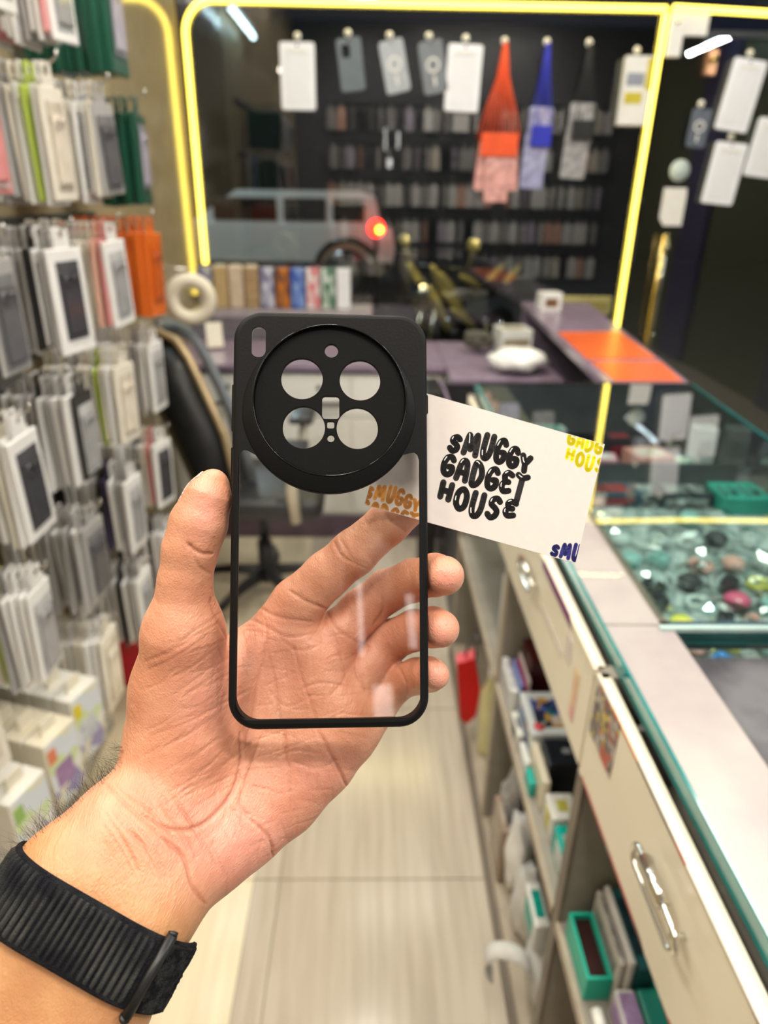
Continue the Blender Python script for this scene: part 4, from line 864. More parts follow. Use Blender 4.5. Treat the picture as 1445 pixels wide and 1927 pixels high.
for y in (-.30, .30):
    bm = bmesh.new(); tube(bm, [(-.36, y*.8, 1.01), (-.40, y, 1.16)], .006, 6); lathe(bm, [(0, -.01), (.05, -.008), (.05, .008), (0, .01)], 14, (-.40, y, 1.18), axis='X'); pm('mirror', bm, m_fair)
bm = bmesh.new(); lathe(bm, [(0, -.02), (.07, 0), (.075, .03), (.06, .06)], 16, (-.62, 0, .86), axis='X'); pm('headlight', bm, m_chr)
bm = bmesh.new(); tube(bm, [(.05, -.13, .25), (.35, -.15, .28), (.72, -.15, .40)], [.03, .035, .045], 10); pm('exhaust', bm, m_chr)
MB_.rotation_euler = (0, 0, .9)
l = bpy.data.lights.new('bike_fill_light', 'AREA'); l.energy = 80; l.color = (1, .80, .35); l.shape = 'RECTANGLE'; l.size = 2.4; l.size_y = .12; lo = bpy.data.objects.new('bike_fill_light', l); C.objects.link(lo); lo.location = (.6, 4.2, 2.9); lo.rotation_euler = (.5, 0, 0)  # warm light added for the motorcycle; no sign stands behind it
o = thing('name_plate', 'small cream raised-letter plate on a post outside the glass beside the purple counter', 'plate', (1.55, 5.1, -.06)); bm = bmesh.new(); box(bm, -.19, .19, 0, .02, .72, .85, bev=.01); bm_obj('plate', bm, mat('plate_cream', (.62, .55, .30), .4, noise=.1), o)
bm = bmesh.new(); box(bm, -.02, .02, .02, .05, 0, .80); bm_obj('post', bm, m_dk, o)
bm = bmesh.new()
for k in range(9): box(bm, -.16+k*.036, -.135+k*.036, -.004, 0, .76, .815)
bm_obj('lettering', bm, mat('plate_letters', (.40, .33, .12), .4, noise=.1), o)
# ================================================================== the held phone case
def cpt(px, py, d): return np.array([(px-CX)*d/FPX, -(py-CY)*d/FPX, -d])       # a point in the photographer's view, metres
def tow(c): v = RC @ np.asarray(c, float); return Vector((v[0], v[1], v[2]+EYE.z))
O_ = cpt(620, 979, .2665)
ax = np.array([math.cos(math.radians(4)), -.004, -math.sin(math.radians(4))]); ax /= np.linalg.norm(ax)
ay = np.array([0, math.cos(math.radians(4.3)), -math.sin(math.radians(4.3))]); ay -= ay.dot(ax)*ax; ay /= np.linalg.norm(ay); az = np.cross(ax, ay)
def casel(px, py, z=0.0):
    """where the sight line meets the plane z of the case, in case coordinates (metres)"""
    d = np.array([px-CX, -(py-CY), -FPX]); p0 = O_+az*z; t = p0.dot(az)/d.dot(az); q = t*d-O_
    return (q.dot(ax), q.dot(ay))
Bw = RC @ np.stack([ax, ay, az], 1)
CASE = thing('phone_case', 'black-framed clear phone case with a round camera opening held up in the hand', 'phone case')
CASE.matrix_world = Matrix([[Bw[i][j] for j in range(3)]+[tow(O_)[i]] for i in range(3)]+[[0, 0, 0, 1]])
m_mblk = mat('matte_black', (.0055, .0055, .006), .55, spec=.16, bump=.05, bscale=900); m_gblk = mat('gloss_black', (.008, .008, .009), .06, spec=.6, noise=.1)
m_mblk2 = mat('matte_black_plate', (.0045, .0045, .005), .62, spec=.12, bump=.04, bscale=900)
g_case = glassmat('clear_acrylic', (.985, .985, .98), 1.5, .012, 1.25, .0)
L_, R_, T_, B_ = casel(433, 980)[0], casel(806, 980)[0], casel(615, 587)[1], casel(620, 1373)[1]
RC_ = .0115
def wall(inset, z, n=10): return [(x, y, z) for x, y in rrect(L_+inset, R_-inset, B_+inset, T_-inset, max(.002, RC_-inset), n)]
prof = [(.0026, -.0000), (.0014, -.0002), (.0006, -.0009), (.0001, -.0020), (0, -.0040), (.0002, -.0095), (.0006, -.0108), (.0013, -.0112), (.0020, -.0108), (.0021, -.0100), (.0018, -.0030), (.0018, -.0012), (.0030, -.0012)]
bm = bmesh.new(); rings = [[bm.verts.new(p) for p in wall(i, z)] for i, z in prof]
for A, B in zip(rings, rings[1:]):
    for k in range(len(A)): f = bm.faces.new((A[k], A[(k+1) % len(A)], B[(k+1) % len(A)], B[k])); f.smooth = True
bmesh.ops.recalc_face_normals(bm, faces=bm.faces)
FR = bm_obj('bumper_frame', bm, m_mblk, CASE)
cc = casel(621.5, 755); rr_ = (casel(765, 755)[0]-casel(479, 755)[0])/2        # camera opening
# window outline: lower corners, right side, right ear, arc under the camera collar, left ear
wl, wr_, wb = casel(445, 1100)[0], casel(790, 1100)[0], casel(620, 1353)[1]
Rw = rr_*1.157; wc_ = casel(620, 765)
def arcpts(c, r, a0, a1, n): return [(c[0]+r*math.cos(math.radians(a0+(a1-a0)*k/n)), c[1]+r*math.sin(math.radians(a0+(a1-a0)*k/n))) for k in range(n+1)]
r0 = .0058; wt_l, wt_r = casel(450, 846)[1], casel(786, 851)[1]
win = arcpts((wl+r0, wb+r0), r0, 180, 270, 8)+arcpts((wr_-r0, wb+r0), r0, 270, 360, 8)
win += [(wr_, wt_r-.003), (wr_-.0006, wt_r-.0010), (wr_-.0018, wt_r), (wr_-.0034, wt_r-.0002)]
a_r = math.degrees(math.atan2(casel(764, 859)[1]-wc_[1], casel(764, 859)[0]-wc_[0])); a_l = math.degrees(math.atan2(casel(477, 859)[1]-wc_[1], casel(477, 859)[0]-wc_[0]))
win += arcpts(wc_, Rw, a_r, a_l if a_l < 0 else a_l-360, 40)
win += [(wl+.0034, wt_l-.0002), (wl+.0018, wt_l), (wl+.0006, wt_l-.0010), (wl, wt_l-.003)]
slot = rrect(casel(473, 643)[0], casel(500, 643)[0], casel(486, 672)[1], casel(486, 614)[1], .0026)
plate('face', [[(x, y) for x, y, _ in wall(.0024, 0)], win, circ(cc[0], cc[1], rr_*1.01, 72), slot], -.0012, .0001, 0, m_mblk, FR)
# inner lip around the window
plate('window_lip', [[(x, y) for x, y in win], [(cc[0]+(x-cc[0])*.0+(x), y) for x, y in []] or rrect(wl+.0008, wr_-.0008, wb+.0008, wt_l-.006, r0-.001)], -.0022, -.0012, 0, m_gblk, FR) if False else None
big = rrect(L_+.0024, R_-.0024, B_+.0024, T_-.0024, RC_-.0024)
pn = plate('clear_panel', [big, circ(cc[0], cc[1], rr_*1.03, 64), slot], -.0026, -.0014, 0, g_case, CASE)
# collar around the camera opening (its foot circle sits a little lower than the ring) and the glossy ring
oc = casel(620, 765); NA = 96; bm = bmesh.new(); rings = []
for t_, z_ in ((-.02, -.0014), (0, .0000), (.12, .0004), (.35, .0010), (.6, .0017), (.82, .0022), (.95, .0025), (1.0, .0025)):
    ring = []
    for k in range(NA):
        a = 2*math.pi*k/NA; s_ = .5-.5*math.sin(a); ro = rr_*(1.035+(.122)*min(1, s_*1.7)); ri = rr_*1.006
        po = (oc[0]*min(1, s_*1.7)+cc[0]*(1-min(1, s_*1.7))+ro*math.cos(a), (oc[1]*min(1, s_*1.7)+cc[1]*(1-min(1, s_*1.7)))+ro*math.sin(a)); pi_ = (cc[0]+ri*math.cos(a), cc[1]+ri*math.sin(a))
        ring.append(bm.verts.new((po[0]+(pi_[0]-po[0])*t_, po[1]+(pi_[1]-po[1])*t_, z_)))
    rings.append(ring)
for A, B in zip(rings, rings[1:]):
    for k in range(NA): f = bm.faces.new((A[k], A[(k+1) % NA], B[(k+1) % NA], B[k])); f.smooth = True
bmesh.ops.recalc_face_normals(bm, faces=bm.faces); bm_obj('camera_collar', bm, m_mblk, CASE)
bm = bmesh.new(); lathe(bm, [(rr_*1.010, .0024), (rr_*1.007, .0029), (rr_*1.000, .0031), (rr_*.992, .0028), (rr_*.988, .0018), (rr_*.988, .0002)], 96, (cc[0], cc[1], 0)); bm_obj('glossy_ring', bm, m_gblk, CASE)
def pc(px, py, r): a = casel(px, py, .001); return circ(a[0], a[1], r*.2096e-3, 48)
def pr(px0, px1, py0, py1, r): return rrect(casel(px0, py0, .001)[0], casel(px1, py0, .001)[0], casel(px0, py1, .001)[1], casel(px0, py0, .001)[1], r*.2096e-3)
plate('lens_plate', [circ(cc[0], cc[1], rr_*.987, 96), pc(568, 712.5, 39), pc(677.5, 715.5, 38.5), pc(571.5, 804.5, 39.5), pc(672.5, 806, 39), pc(623.5, 660, 12.8), pr(606, 638.5, 745.5, 788, 6), pr(615.5, 629, 793, 806, 3.5), pc(622.5, 825, 6.7)], -.0010, .0010, .0002, m_mblk2, CASE)
for (px0, py0, py1) in ((431.5, 718, 808), (429, 838, 905)):
    a, b = casel(px0, py0), casel(px0, py1); bm = bmesh.new(); box(bm, L_-.0007, L_+.001, b[1], a[1], -.0075, -.0035, bev=.0006); bm_obj('side_button', bm, m_mblk, CASE)
a, b = casel(806, 738), casel(806, 775); bm = bmesh.new(); box(bm, R_-.001, R_+.0007, b[1], a[1], -.0075, -.0035, bev=.0006); bm_obj('side_button', bm, m_mblk, CASE)
# ================================================================== the card behind the case
CARD = thing('business_card', 'white card printed with bubbly black lettering, tucked behind the phone case', 'card')
ZC = -.0150
k4 = {n: casel(px, py, ZC) for n, px, py in (('bl', 685, 950), ('br', 1083, 1060), ('tr', 1133, 835))}
bl, br, tr = (np.array(k4[n]) for n in ('bl', 'br', 'tr')); eu = (br-bl)/np.linalg.norm(br-bl); CWd = np.linalg.norm(br-bl); ev = np.array([-eu[1], eu[0]]); CHt = float((tr-br).dot(ev))
cO = O_+ax*bl[0]+ay*bl[1]+az*ZC; cX = ax*eu[0]+ay*eu[1]; cY = ax*ev[0]+ay*ev[1]
Cw = RC @ np.stack([cX, cY, az], 1)
CARD.matrix_world = Matrix([[Cw[i][j] for j in range(3)]+[tow(cO)[i]] for i in range(3)]+[[0, 0, 0, 1]])
m_paper = mat('card_stock', (.64, .585, .56), .55, noise=.02, nscale=300)
plate('card_stock', [[(0, 0), (CWd, 0), (CWd, CHt), (0, CHt)]], -.0003, .0003, .00005, m_paper, CARD)
def cardl(px, py):
    d = np.array([px-CX, -(py-CY), -FPX]); t = cO.dot(az)/d.dot(az); q = t*d-cO; return np.array([q.dot(cX), q.dot(cY)])
GL = {  # bubble letters as strokes in a unit box
 'S': [[(.88, .86), (.60, 1.0), (.25, .88), (.22, .66), (.55, .52), (.80, .34), (.72, .10), (.38, .0), (.08, .16)]],
 'M': [[(.05, .0), (.20, 1.0), (.48, .25), (.80, 1.0), (.95, .0)]],
 'U': [[(.12, 1.0), (.10, .35), (.28, .02), (.62, .02), (.86, .35), (.88, 1.0)]],
 'G': [[(.88, .84), (.62, 1.0), (.25, .88), (.08, .5), (.22, .10), (.58, .0), (.90, .16), (.90, .44), (.58, .44)]],
 'Y': [[(.05, 1.0), (.45, .52), (.92, 1.0)], [(.45, .52), (.55, .0)]],
 'A': [[(.06, .0), (.22, .80), (.5, 1.0), (.80, .80), (.92, .0)], [(.18, .36), (.85, .36)]],
 'D': [[(.14, .0), (.14, 1.0), (.60, .94), (.90, .5), (.62, .04), (.14, .0)]],
 'E': [[(.88, .92), (.45, 1.0), (.18, .80), (.38, .55), (.66, .53)], [(.38, .55), (.10, .30), (.35, .02), (.88, .10)]],
 'T': [[(.02, .98), (.5, .90), (.98, .98)], [(.5, .90), (.46, .0)]],
 'H': [[(.10, 1.0), (.14, .0)], [(.88, 1.0), (.86, .0)], [(.12, .5), (.87, .5)]],
 'O': [[(.5, 1.0), (.16, .80), (.08, .5), (.16, .18), (.5, .0), (.84, .18), (.92, .5), (.84, .80), (.5, 1.0)]]}
def smoothpl(p, n=5):
    P = [np.array(q, float) for q in p]; out = []
    closed = np.allclose(P[0], P[-1])
    for i in range(len(P)-1):
        p0 = P[i-1] if i > 0 else (P[-2] if closed else P[0]); p1, p2 = P[i], P[i+1]; p3 = P[i+2] if i+2 < len(P) else (P[1] if closed else P[-1])
        for k in range(n):
            t = k/n; out.append(.5*((2*p1)+(-p0+p2)*t+(2*p0-5*p1+4*p2-p3)*t*t+(-p0+3*p1-3*p2+p3)*t**3))
    return out+[P[-1]]
ROWS = [('SMUGGY', lambda u: .33-.06*u*u, lambda u: math.sqrt(max(0, 1-u*u*.86))), ('GADGET', lambda u: -.27-.04*math.cos(u*2), lambda u: .29), ('HOUSE', lambda u: -math.sqrt(max(0, 1-u*u*.86)), lambda u: -.35+.05*u*u)]
def warp(row, s, txt):
    n = len(txt); _, lo, hi = ROWS[row]; W = {0: .98, 1: 1.02, 2: .94}[row]
    wts = [1.4 if ch == 'M' else (.95 if ch in 'ETY' else 1.0) for ch in txt]; tot = sum(wts); acc = 0; x0 = []
    for w_ in wts: x0.append(acc/tot); acc += w_
    def f(i, p):
        u = (x0[i]+(.15+.70*p[0])*wts[i]/tot)*2*W-W; uc = (x0[i]+.5*wts[i]/tot)*2*W-W; ue = .45*u+.55*uc
        l, h = lo(ue), hi(ue); m_ = .07
        if txt[i] == 'T': l -= .17; h += .03
        mn = .52-.06*abs(u)
        if h-l < mn:
            if row == 0: h = l+mn
            elif row == 2: l = h-mn
        return np.array([u, l+m_+(h-l-2*m_)*p[1]])
    return f
def ribbon(bm, pts, r, z):
    n = len(pts)
    for i in range(n-1):
        a, b = pts[i], pts[i+1]; d = b-a; L = np.linalg.norm(d)
        if L < 1e-9: continue
        q = np.array([-d[1], d[0]])/L*r
        bm.faces.new([bm.verts.new((*v, z)) for v in (a-q, b-q, b+q, a+q)])
    for p in pts: bm.faces.new([bm.verts.new((p[0]+r*math.cos(k*math.pi/5), p[1]+r*math.sin(k*math.pi/5), z+.000004)) for k in range(10)])
def logo(cpx, cpy, rad, m, name, hl=False):
    c = cardl(cpx, cpy); s = rad; bm = bmesh.new(); bh = bmesh.new()
    for row, (txt, lo, hi) in enumerate(ROWS):
        f = warp(row, s, txt)
        for i, ch in enumerate(txt):
            for st in GL[ch]:
                sp = [f(i, q) for q in smoothpl(st)]; ribbon(bm, [c+p*s for p in sp], s*.070, .00034)
                if hl and len(sp) > 8:
                    k = len(sp)//4; ribbon(bh, [c+p*s+np.array([-.022, .022])*s for p in sp[k:k+4]], s*.011, .00037)
    for b in (bm, bh):
        for co, no in (((0.0002, 0, 0), (-1, 0, 0)), ((CWd-.0002, 0, 0), (1, 0, 0)), ((0, .0002, 0), (0, -1, 0)), ((0, CHt-.0002, 0), (0, 1, 0))):
            bmesh.ops.bisect_plane(b, geom=list(b.verts)+list(b.edges)+list(b.faces), plane_co=co, plane_no=no, clear_outer=True)
    o = bm_obj(name, bm, m, CARD)
    if hl: bm_obj('highlights', bh, mat('white_ink', (.75, .75, .75), .5, noise=.05), o)
    else: bh.free()
    return o
logo(911, 896, .0187, mat('black_ink', (.012, .011, .012), .35, noise=.1), 'black_lettering', True)['label'] = 'round black lettering with small white highlights'
logo(1117, 838, .0119, mat('yellow_ink', (.85, .74, .0), .45, noise=.05), 'yellow_lettering')['label'] = 'yellow lettering cut by the card corner'
logo(1080, 1076, .0122, mat('navy_ink', (.02, .02, .17), .45, noise=.05), 'navy_lettering')['label'] = 'navy lettering cut by the card corner'
logo(731, 967, .0122, mat('orange_ink', (.80, .33, .04), .45, noise=.05), 'orange_lettering')['label'] = 'orange lettering cut by the card corner'
# ================================================================== the hand: one continuous surface from a distance field
def PT(px, py, dmm): return cpt(px, py, dmm/1000)*1000         # millimetres, view space
def chain(pts): return [(PT(a[0], a[1], a[2]), a[3]) for a in pts]
k_in = 0
palm = [
 chain([(263, 1730, 252, 17.5), (305, 1666, 262, 18.5), (380, 1600, 276, 18.5), (455, 1546, 289, 18), (527, 1492, 298, 18), (600, 1420, 303, 17), (648, 1362, 305, 15)]),   # little-finger side
 chain([(126, 1651, 252, 17.5), (222, 1566, 264, 18.8), (318, 1480, 281, 21), (345, 1400, 288, 24), (345, 1300, 287, 21.5)]),                      # thumb mound
 chain([(195, 1690, 252, 17), (268, 1612, 264, 18), (345, 1520, 282, 19), (430, 1440, 297, 17), (500, 1330, 305, 16), (540, 1230, 306, 14)]),
 chain([(268, 1612, 264, 19), (420, 1510, 290, 17), (520, 1400, 304, 16), (585, 1310, 307, 15), (610, 1240, 309, 13)]),
 chain([(420, 1560, 284, 17), (560, 1430, 302, 16), (630, 1350, 307, 14.5)]),
 chain([(-520, 2780, 205, 30), (-60, 1990, 236, 22.5), (126, 1651, 252, 17.5)]), chain([(-430, 2830, 205, 31), (20, 2030, 236, 22.5), (195, 1690, 252, 17)]), chain([(-330, 2880, 205, 30), (95, 2060, 236, 22.5), (263, 1730, 252, 17.5)]),
 chain([(470, 1240, 305, 13), (560, 1220, 307, 13), (640, 1330, 307, 13)]),
 chain([(420, 1300, 298, 15), (470, 1250, 303, 13)]),
]
thumb = chain([(345, 1300, 286, 20), (346, 1190, 277, 16.3), (348, 1095, 273, 10.1), (358, 1035, 272, 10.4), (374, 985, 272, 10.8), (393, 935, 272, 8.6), (402, 909, 273, 5.6)])
index = chain([(505, 1210, 306, 12.5), (560, 1136, 304, 11.6), (615, 1082, 301, 10.2), (665, 1041, 299, 10.1), (730, 985, 297, 9.2), (775, 952, 296.5, 7.8)])
middle = chain([(600, 1250, 309, 12), (640, 1190, 310, 10.6), (680, 1150, 313, 10), (728, 1112, 312, 9.6), (778, 1092, 300, 9.2), (818, 1082, 284, 8.6), (836, 1083, 275, 8.0)])
ring_ = chain([(648, 1330, 309, 11.5), (690, 1262, 312, 10), (735, 1205, 315, 9.3), (780, 1186, 303, 8.8), (815, 1180, 287, 8.2), (829, 1183, 277, 7.6)])
little = chain([(662, 1385, 305, 11), (705, 1332, 309, 9.2), (745, 1285, 312, 8.2), (785, 1272, 302, 7.6), (808, 1269, 288, 6.9), (818, 1270, 280, 6.0)])
def rcone(P, a, b, ra, rb):
    ba = b-a; L2 = ba.dot(ba); pa = P-a; h = np.clip(pa@ba/L2, 0, 1)
    q = pa-h[:, None]*ba; return np.sqrt((q*q).sum(1))-(ra+(rb-ra)*h)
def smin(a, b, k):
    h = np.clip(.5+.5*(b-a)/k, 0, 1); return b+(a-b)*h-k*h*(1-h)
def dchain(P, ch, k):
    d = None
    for (a, ra), (b, rb) in zip(ch, ch[1:]):
        e = rcone(P, a, b, ra, rb); d = e if d is None else smin(d, e, k)
    return d
zc_m = O_*1000
Lm, Rm, Tm, Bm = L_*1000, R_*1000, T_*1000, B_*1000
def hand_sdf(P):
    d = None
    for ch in palm:
        e = dchain(P, ch, 4); d = e if d is None else smin(d, e, 9)
    # hollow of the palm
    c = PT(520, 1270, 268); q = (P-c)/np.array([19, 24, 25.]); hol = (np.sqrt((q*q).sum(1))-1)*19
    d = -smin(-d, hol, 6)
    d = smin(d, dchain(P, thumb, 3.5), 6)
    f = None
    for ch in (index, middle, ring_, little):
        e = dchain(P, ch, 2.5); f = e if f is None else smin(f, e, 1.0)
    d = smin(d, f, 5.5)
    # the case is solid: flesh flattens against its sides and back
    r = P-zc_m; x, y, z = r@ax, r@ay, r@az
    g = .25
    ex = np.maximum(Lm-g-x, x-Rm-g); ey = np.maximum(Bm-g-y, y-Tm-g); ez = np.maximum(-11.5-z, z-60.)
    # right of the case the finger tips hook round, left of it the thumb presses
    rad = 10.; qx, qy = ex+rad, ey+rad
    bx = np.sqrt(np.maximum(qx, 0)**2+np.maximum(qy, 0)**2)+np.minimum(np.maximum(qx, qy), 0)-rad
    slab = np.maximum(bx, ez)
    d = -smin(-d, slab, 1.2)
    # and the card keeps the index finger behind it
    return d
def surfnet(sdf, lo, hi, h, block=16):
    """naive surface nets on sparse blocks"""
    lo = np.array(lo, float); n = np.ceil((np.array(hi)-lo)/h).astype(int)//block+1
    gx = np.stack(np.meshgrid(*[np.arange(k) for k in n], indexing='ij'), -1).reshape(-1, 3)
    cen = lo+(gx+.5)*block*h; act = gx[np.abs(sdf(cen)) < block*h*.95+4]
    g = np.arange(block+1); off = np.stack(np.meshgrid(g, g, g, indexing='ij'), -1).reshape(-1, 3)
    ids = {}; V = []; E = {}
    allv = []; allk = []; quads = []
    DIM = (n*block+2).astype(np.int64)
    def key(c): return (c[:, 0]*DIM[1]+c[:, 1])*DIM[2]+c[:, 2]
    edges = []
    for b in act:
        base = b*block; D = sdf(lo+(base+off)*h).reshape(block+1, block+1, block+1); s = D < 0
        if s.all() or not s.any(): continue
        acc = np.zeros((block, block, block, 3)); cnt = np.zeros((block, block, block))
        co = [(0, 0, 0), (1, 0, 0), (0, 1, 0), (1, 1, 0), (0, 0, 1), (1, 0, 1), (0, 1, 1), (1, 1, 1)]
        sl = lambda o: tuple(slice(k, k+block) for k in o)
        for i in range(8):
            for j in range(i+1, 8):
                a, c_ = np.array(co[i]), np.array(co[j])
                if np.abs(a-c_).sum() != 1: continue
                da, db = D[sl(co[i])], D[sl(co[j])]; m = (da < 0) != (db < 0)
                t = np.where(m, da/np.where(da == db, 1, da-db), 0)
                acc += np.where(m[..., None], a+(c_-a)*t[..., None], 0); cnt += m
        idx = np.argwhere(cnt > 0); vv = idx+acc[tuple(idx.T)]/cnt[tuple(idx.T)][:, None]+base
        allv.append(vv); allk.append(key(idx+base))
        for axx in range(3):
            o = [0, 0, 0]; o[axx] = 1; A = s[:block, :block, :block]; Bq = s[sl(o)]
            ch = np.argwhere(A != Bq)
            if len(ch): edges.append(np.concatenate([ch+base, np.full((len(ch), 1), axx), A[tuple(ch.T)][:, None].astype(int)], 1))
    V = np.concatenate(allv); K = np.concatenate(allk); o = np.argsort(K); V, K = V[o], K[o]; Eg = np.concatenate(edges)
    F = []
    for axx in range(3):
        e = Eg[Eg[:, 3] == axx]; u, w = [(1, 2), (2, 0), (0, 1)][axx]
        cs = []
        for du, dw in ((0, 0), (1, 0), (1, 1), (0, 1)):
            c = e[:, :3].copy(); c[:, u] -= du; c[:, w] -= dw; cs.append(c)
        ok = np.all([np.all(c >= 0, 1) for c in cs], 0); cs = [c[ok] for c in cs]; inside = e[ok][:, 4]
        ii = []
        good = np.ones(len(inside), bool)
        for c in cs:
            k_ = key(c); p = np.searchsorted(K, k_); p = np.clip(p, 0, len(K)-1); good &= K[p] == k_; ii.append(p)
        q = np.stack(ii, 1)[good]; ins = inside[good] == 1
        q[~ins] = q[~ins][:, ::-1]; F.append(q)
    return lo+V*h, np.concatenate(F)
HV = .68
lo = PT(-30, 1950, 215); lo = np.array([-245., -345., -345.]); hi = np.array([48., 40., -165.])
V, Fq = surfnet(hand_sdf, lo, hi, HV)
# project on the field, take its normals
D0 = hand_sdf(V); G = np.stack([hand_sdf(V+np.eye(3)[i]*.3)-D0 for i in range(3)], 1)/.3
V = V-G*D0[:, None]*.8; Nn = G/np.maximum(1e-6, np.linalg.norm(G, axis=1))[:, None]
# pixel-frame coordinates of each vertex: a map on which creases are laid out
PX = np.stack([CX-FPX*V[:, 0]/V[:, 2], CY+FPX*V[:, 1]/V[:, 2]], 1); facing = np.clip((-(Nn*V).sum(1)/np.linalg.norm(V, axis=1)), 0, 1)
def pldist(P, poly, tap=True):
    out = np.full(len(P), 1e4); pl = smoothpl(poly, 4); n = len(pl)-1; A_ = np.array(pl); lo_, hi_ = A_.min(0)-26, A_.max(0)+26
    idx = np.where((P[:, 0] > lo_[0]) & (P[:, 0] < hi_[0]) & (P[:, 1] > lo_[1]) & (P[:, 1] < hi_[1]))[0]; Q = P[idx]; d = np.full(len(Q), 1e9); tt = np.zeros(len(Q))
    for i, (a, b) in enumerate(zip(pl, pl[1:])):
        ba = b-a; L = max(1e-9, ba.dot(ba)); h = np.clip(((Q-a)@ba)/L, 0, 1); e = np.hypot(*(Q-a-h[:, None]*ba).T); m = e < d
        d = np.where(m, e, d); tt = np.where(m, (i+h)/n, tt)
    w = np.clip(np.minimum(tt, 1-tt)/.22, 0.02, 1); out[idx] = d/np.sqrt(w) if tap else d      # the line thins out towards both ends
    return out
MAJ = [([(499, 1161), (501, 1218), (485, 1284), (475, 1345), (462, 1400)], .42, 3.2), ([(503, 1218), (518, 1284), (527, 1349), (538, 1400), (545, 1450)], .45, 3.2), ([(551, 1213), (570, 1284), (592, 1345), (603, 1400)], .4, 3),
 ([(452, 1161), (485, 1171), (541, 1199), (598, 1189)], .4, 3.2), ([(541, 1109), (579, 1133), (616, 1146)], .55, 3.5), ([(451, 1374), (453, 1437), (431, 1500), (378, 1553), (320, 1560), (268, 1532)], .85, 4.5),
 ([(601, 1379), (632, 1437), (652, 1480)], .8, 4), ([(300, 1573), (345, 1612), (361, 1665), (390, 1706)], .9, 4), ([(194, 1471), (242, 1519), (310, 1577)], .5, 4), ([(215, 1475), (285, 1528), (340, 1590)], .35, 3.5), ([(240, 1560), (290, 1610), (318, 1680)], .3, 3.5), ([(470, 1130), (520, 1160), (590, 1170)], .4, 3.2), ([(520, 1195), (560, 1225), (600, 1215)], .3, 3), ([(630, 1215), (650, 1270), (620, 1310)], .3, 3), ([(500, 1290), (540, 1330), (600, 1300)], .25, 3), ([(520, 1425), (555, 1412), (600, 1418)], .3, 4), ([(494, 1379), (465, 1461), (452, 1514), (470, 1535)], .5, 3.5),
 ([(460, 1534), (504, 1573), (514, 1611)], .6, 3.5), ([(628, 1018), (645, 1048), (690, 1070)], .5, 3.2), ([(640, 1012), (662, 1050), (694, 1062)], .35, 3), ([(724, 965), (742, 985), (764, 1000)], .5, 3), ([(690, 1040), (712, 1078)], .2, 3),
 ([(350, 1020), (375, 1040), (402, 1042)], .9, 4.5), ([(358, 1026), (374, 1065), (398, 1080)], .45, 4), ([(395, 1125), (402, 1150), (425, 1200)], .5, 4), ([(612, 1147), (640, 1190), (700, 1220)], .4, 3.5), ([(700, 1178), (720, 1150), (716, 1118)], .5, 3), ([(728, 1170), (742, 1145)], .3, 3),
 ([(680, 1208), (670, 1260), (690, 1300)], .6, 4), ([(560, 1300), (600, 1285), (650, 1290)], .35, 3), ([(548, 1432), (600, 1446), (640, 1425)], .3, 3.6), ([(533, 1379), (543, 1437), (547, 1524)], .4, 3.2), ([(745, 1246), (765, 1290), (760, 1320)], .4, 3)]
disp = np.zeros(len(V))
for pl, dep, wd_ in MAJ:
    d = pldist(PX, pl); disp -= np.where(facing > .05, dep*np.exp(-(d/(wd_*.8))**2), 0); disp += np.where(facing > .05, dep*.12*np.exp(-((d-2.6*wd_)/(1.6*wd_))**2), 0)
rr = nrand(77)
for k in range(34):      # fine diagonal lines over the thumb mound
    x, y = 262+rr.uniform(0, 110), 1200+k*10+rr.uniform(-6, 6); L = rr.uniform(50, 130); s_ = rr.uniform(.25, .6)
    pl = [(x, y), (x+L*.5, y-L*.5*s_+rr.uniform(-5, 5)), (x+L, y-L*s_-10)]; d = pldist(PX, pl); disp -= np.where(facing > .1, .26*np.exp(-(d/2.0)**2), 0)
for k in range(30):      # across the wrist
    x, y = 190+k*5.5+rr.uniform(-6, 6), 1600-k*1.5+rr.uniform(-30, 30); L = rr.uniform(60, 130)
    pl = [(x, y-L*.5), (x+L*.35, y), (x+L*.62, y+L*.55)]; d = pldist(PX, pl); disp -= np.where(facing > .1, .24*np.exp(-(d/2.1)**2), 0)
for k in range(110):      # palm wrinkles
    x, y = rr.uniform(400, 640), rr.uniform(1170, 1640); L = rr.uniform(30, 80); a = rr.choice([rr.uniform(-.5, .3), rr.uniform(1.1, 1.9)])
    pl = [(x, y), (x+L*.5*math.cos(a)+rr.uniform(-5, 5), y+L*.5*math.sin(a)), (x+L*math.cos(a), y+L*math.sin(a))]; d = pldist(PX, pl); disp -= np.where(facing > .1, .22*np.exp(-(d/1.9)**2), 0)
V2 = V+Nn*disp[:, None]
# skin tone: warm tan forearm, pinker palm, heel and finger pads (the skin's own flush)
fl = np.full(len(V), .42)
for (px, py, sx, sy, am) in ((470, 1600, 120, 80, .42), (600, 1460, 90, 60, .3), (390, 1330, 60, 90, .28), (385, 960, 30, 50, .4), (838, 1085, 28, 30, .55), (832, 1190, 26, 30, .5), (822, 1272, 22, 24, .5), (500, 1230, 130, 90, .22), (420, 1530, 70, 60, .25), (700, 1200, 70, 60, .2)):
    fl += am*np.exp(-((PX[:, 0]-px)/sx)**2-((PX[:, 1]-py)/sy)**2)
t = (PX[:, 0]*.488-PX[:, 1]*.873)  # along the arm
fl -= .42*np.clip((-1240-t)/120, 0, 1)+.0
fl = np.clip(fl, 0, 1)
Wv = (RC @ V2.T).T/1000; Wv[:, 2] += EYE.z
org = tow(PT(268, 1612, 264)/1000); Wv = Wv-np.array(org)
me = bpy.data.meshes.new('hand'); me.vertices.add(len(Wv)); me.vertices.foreach_set('co', Wv.ravel())
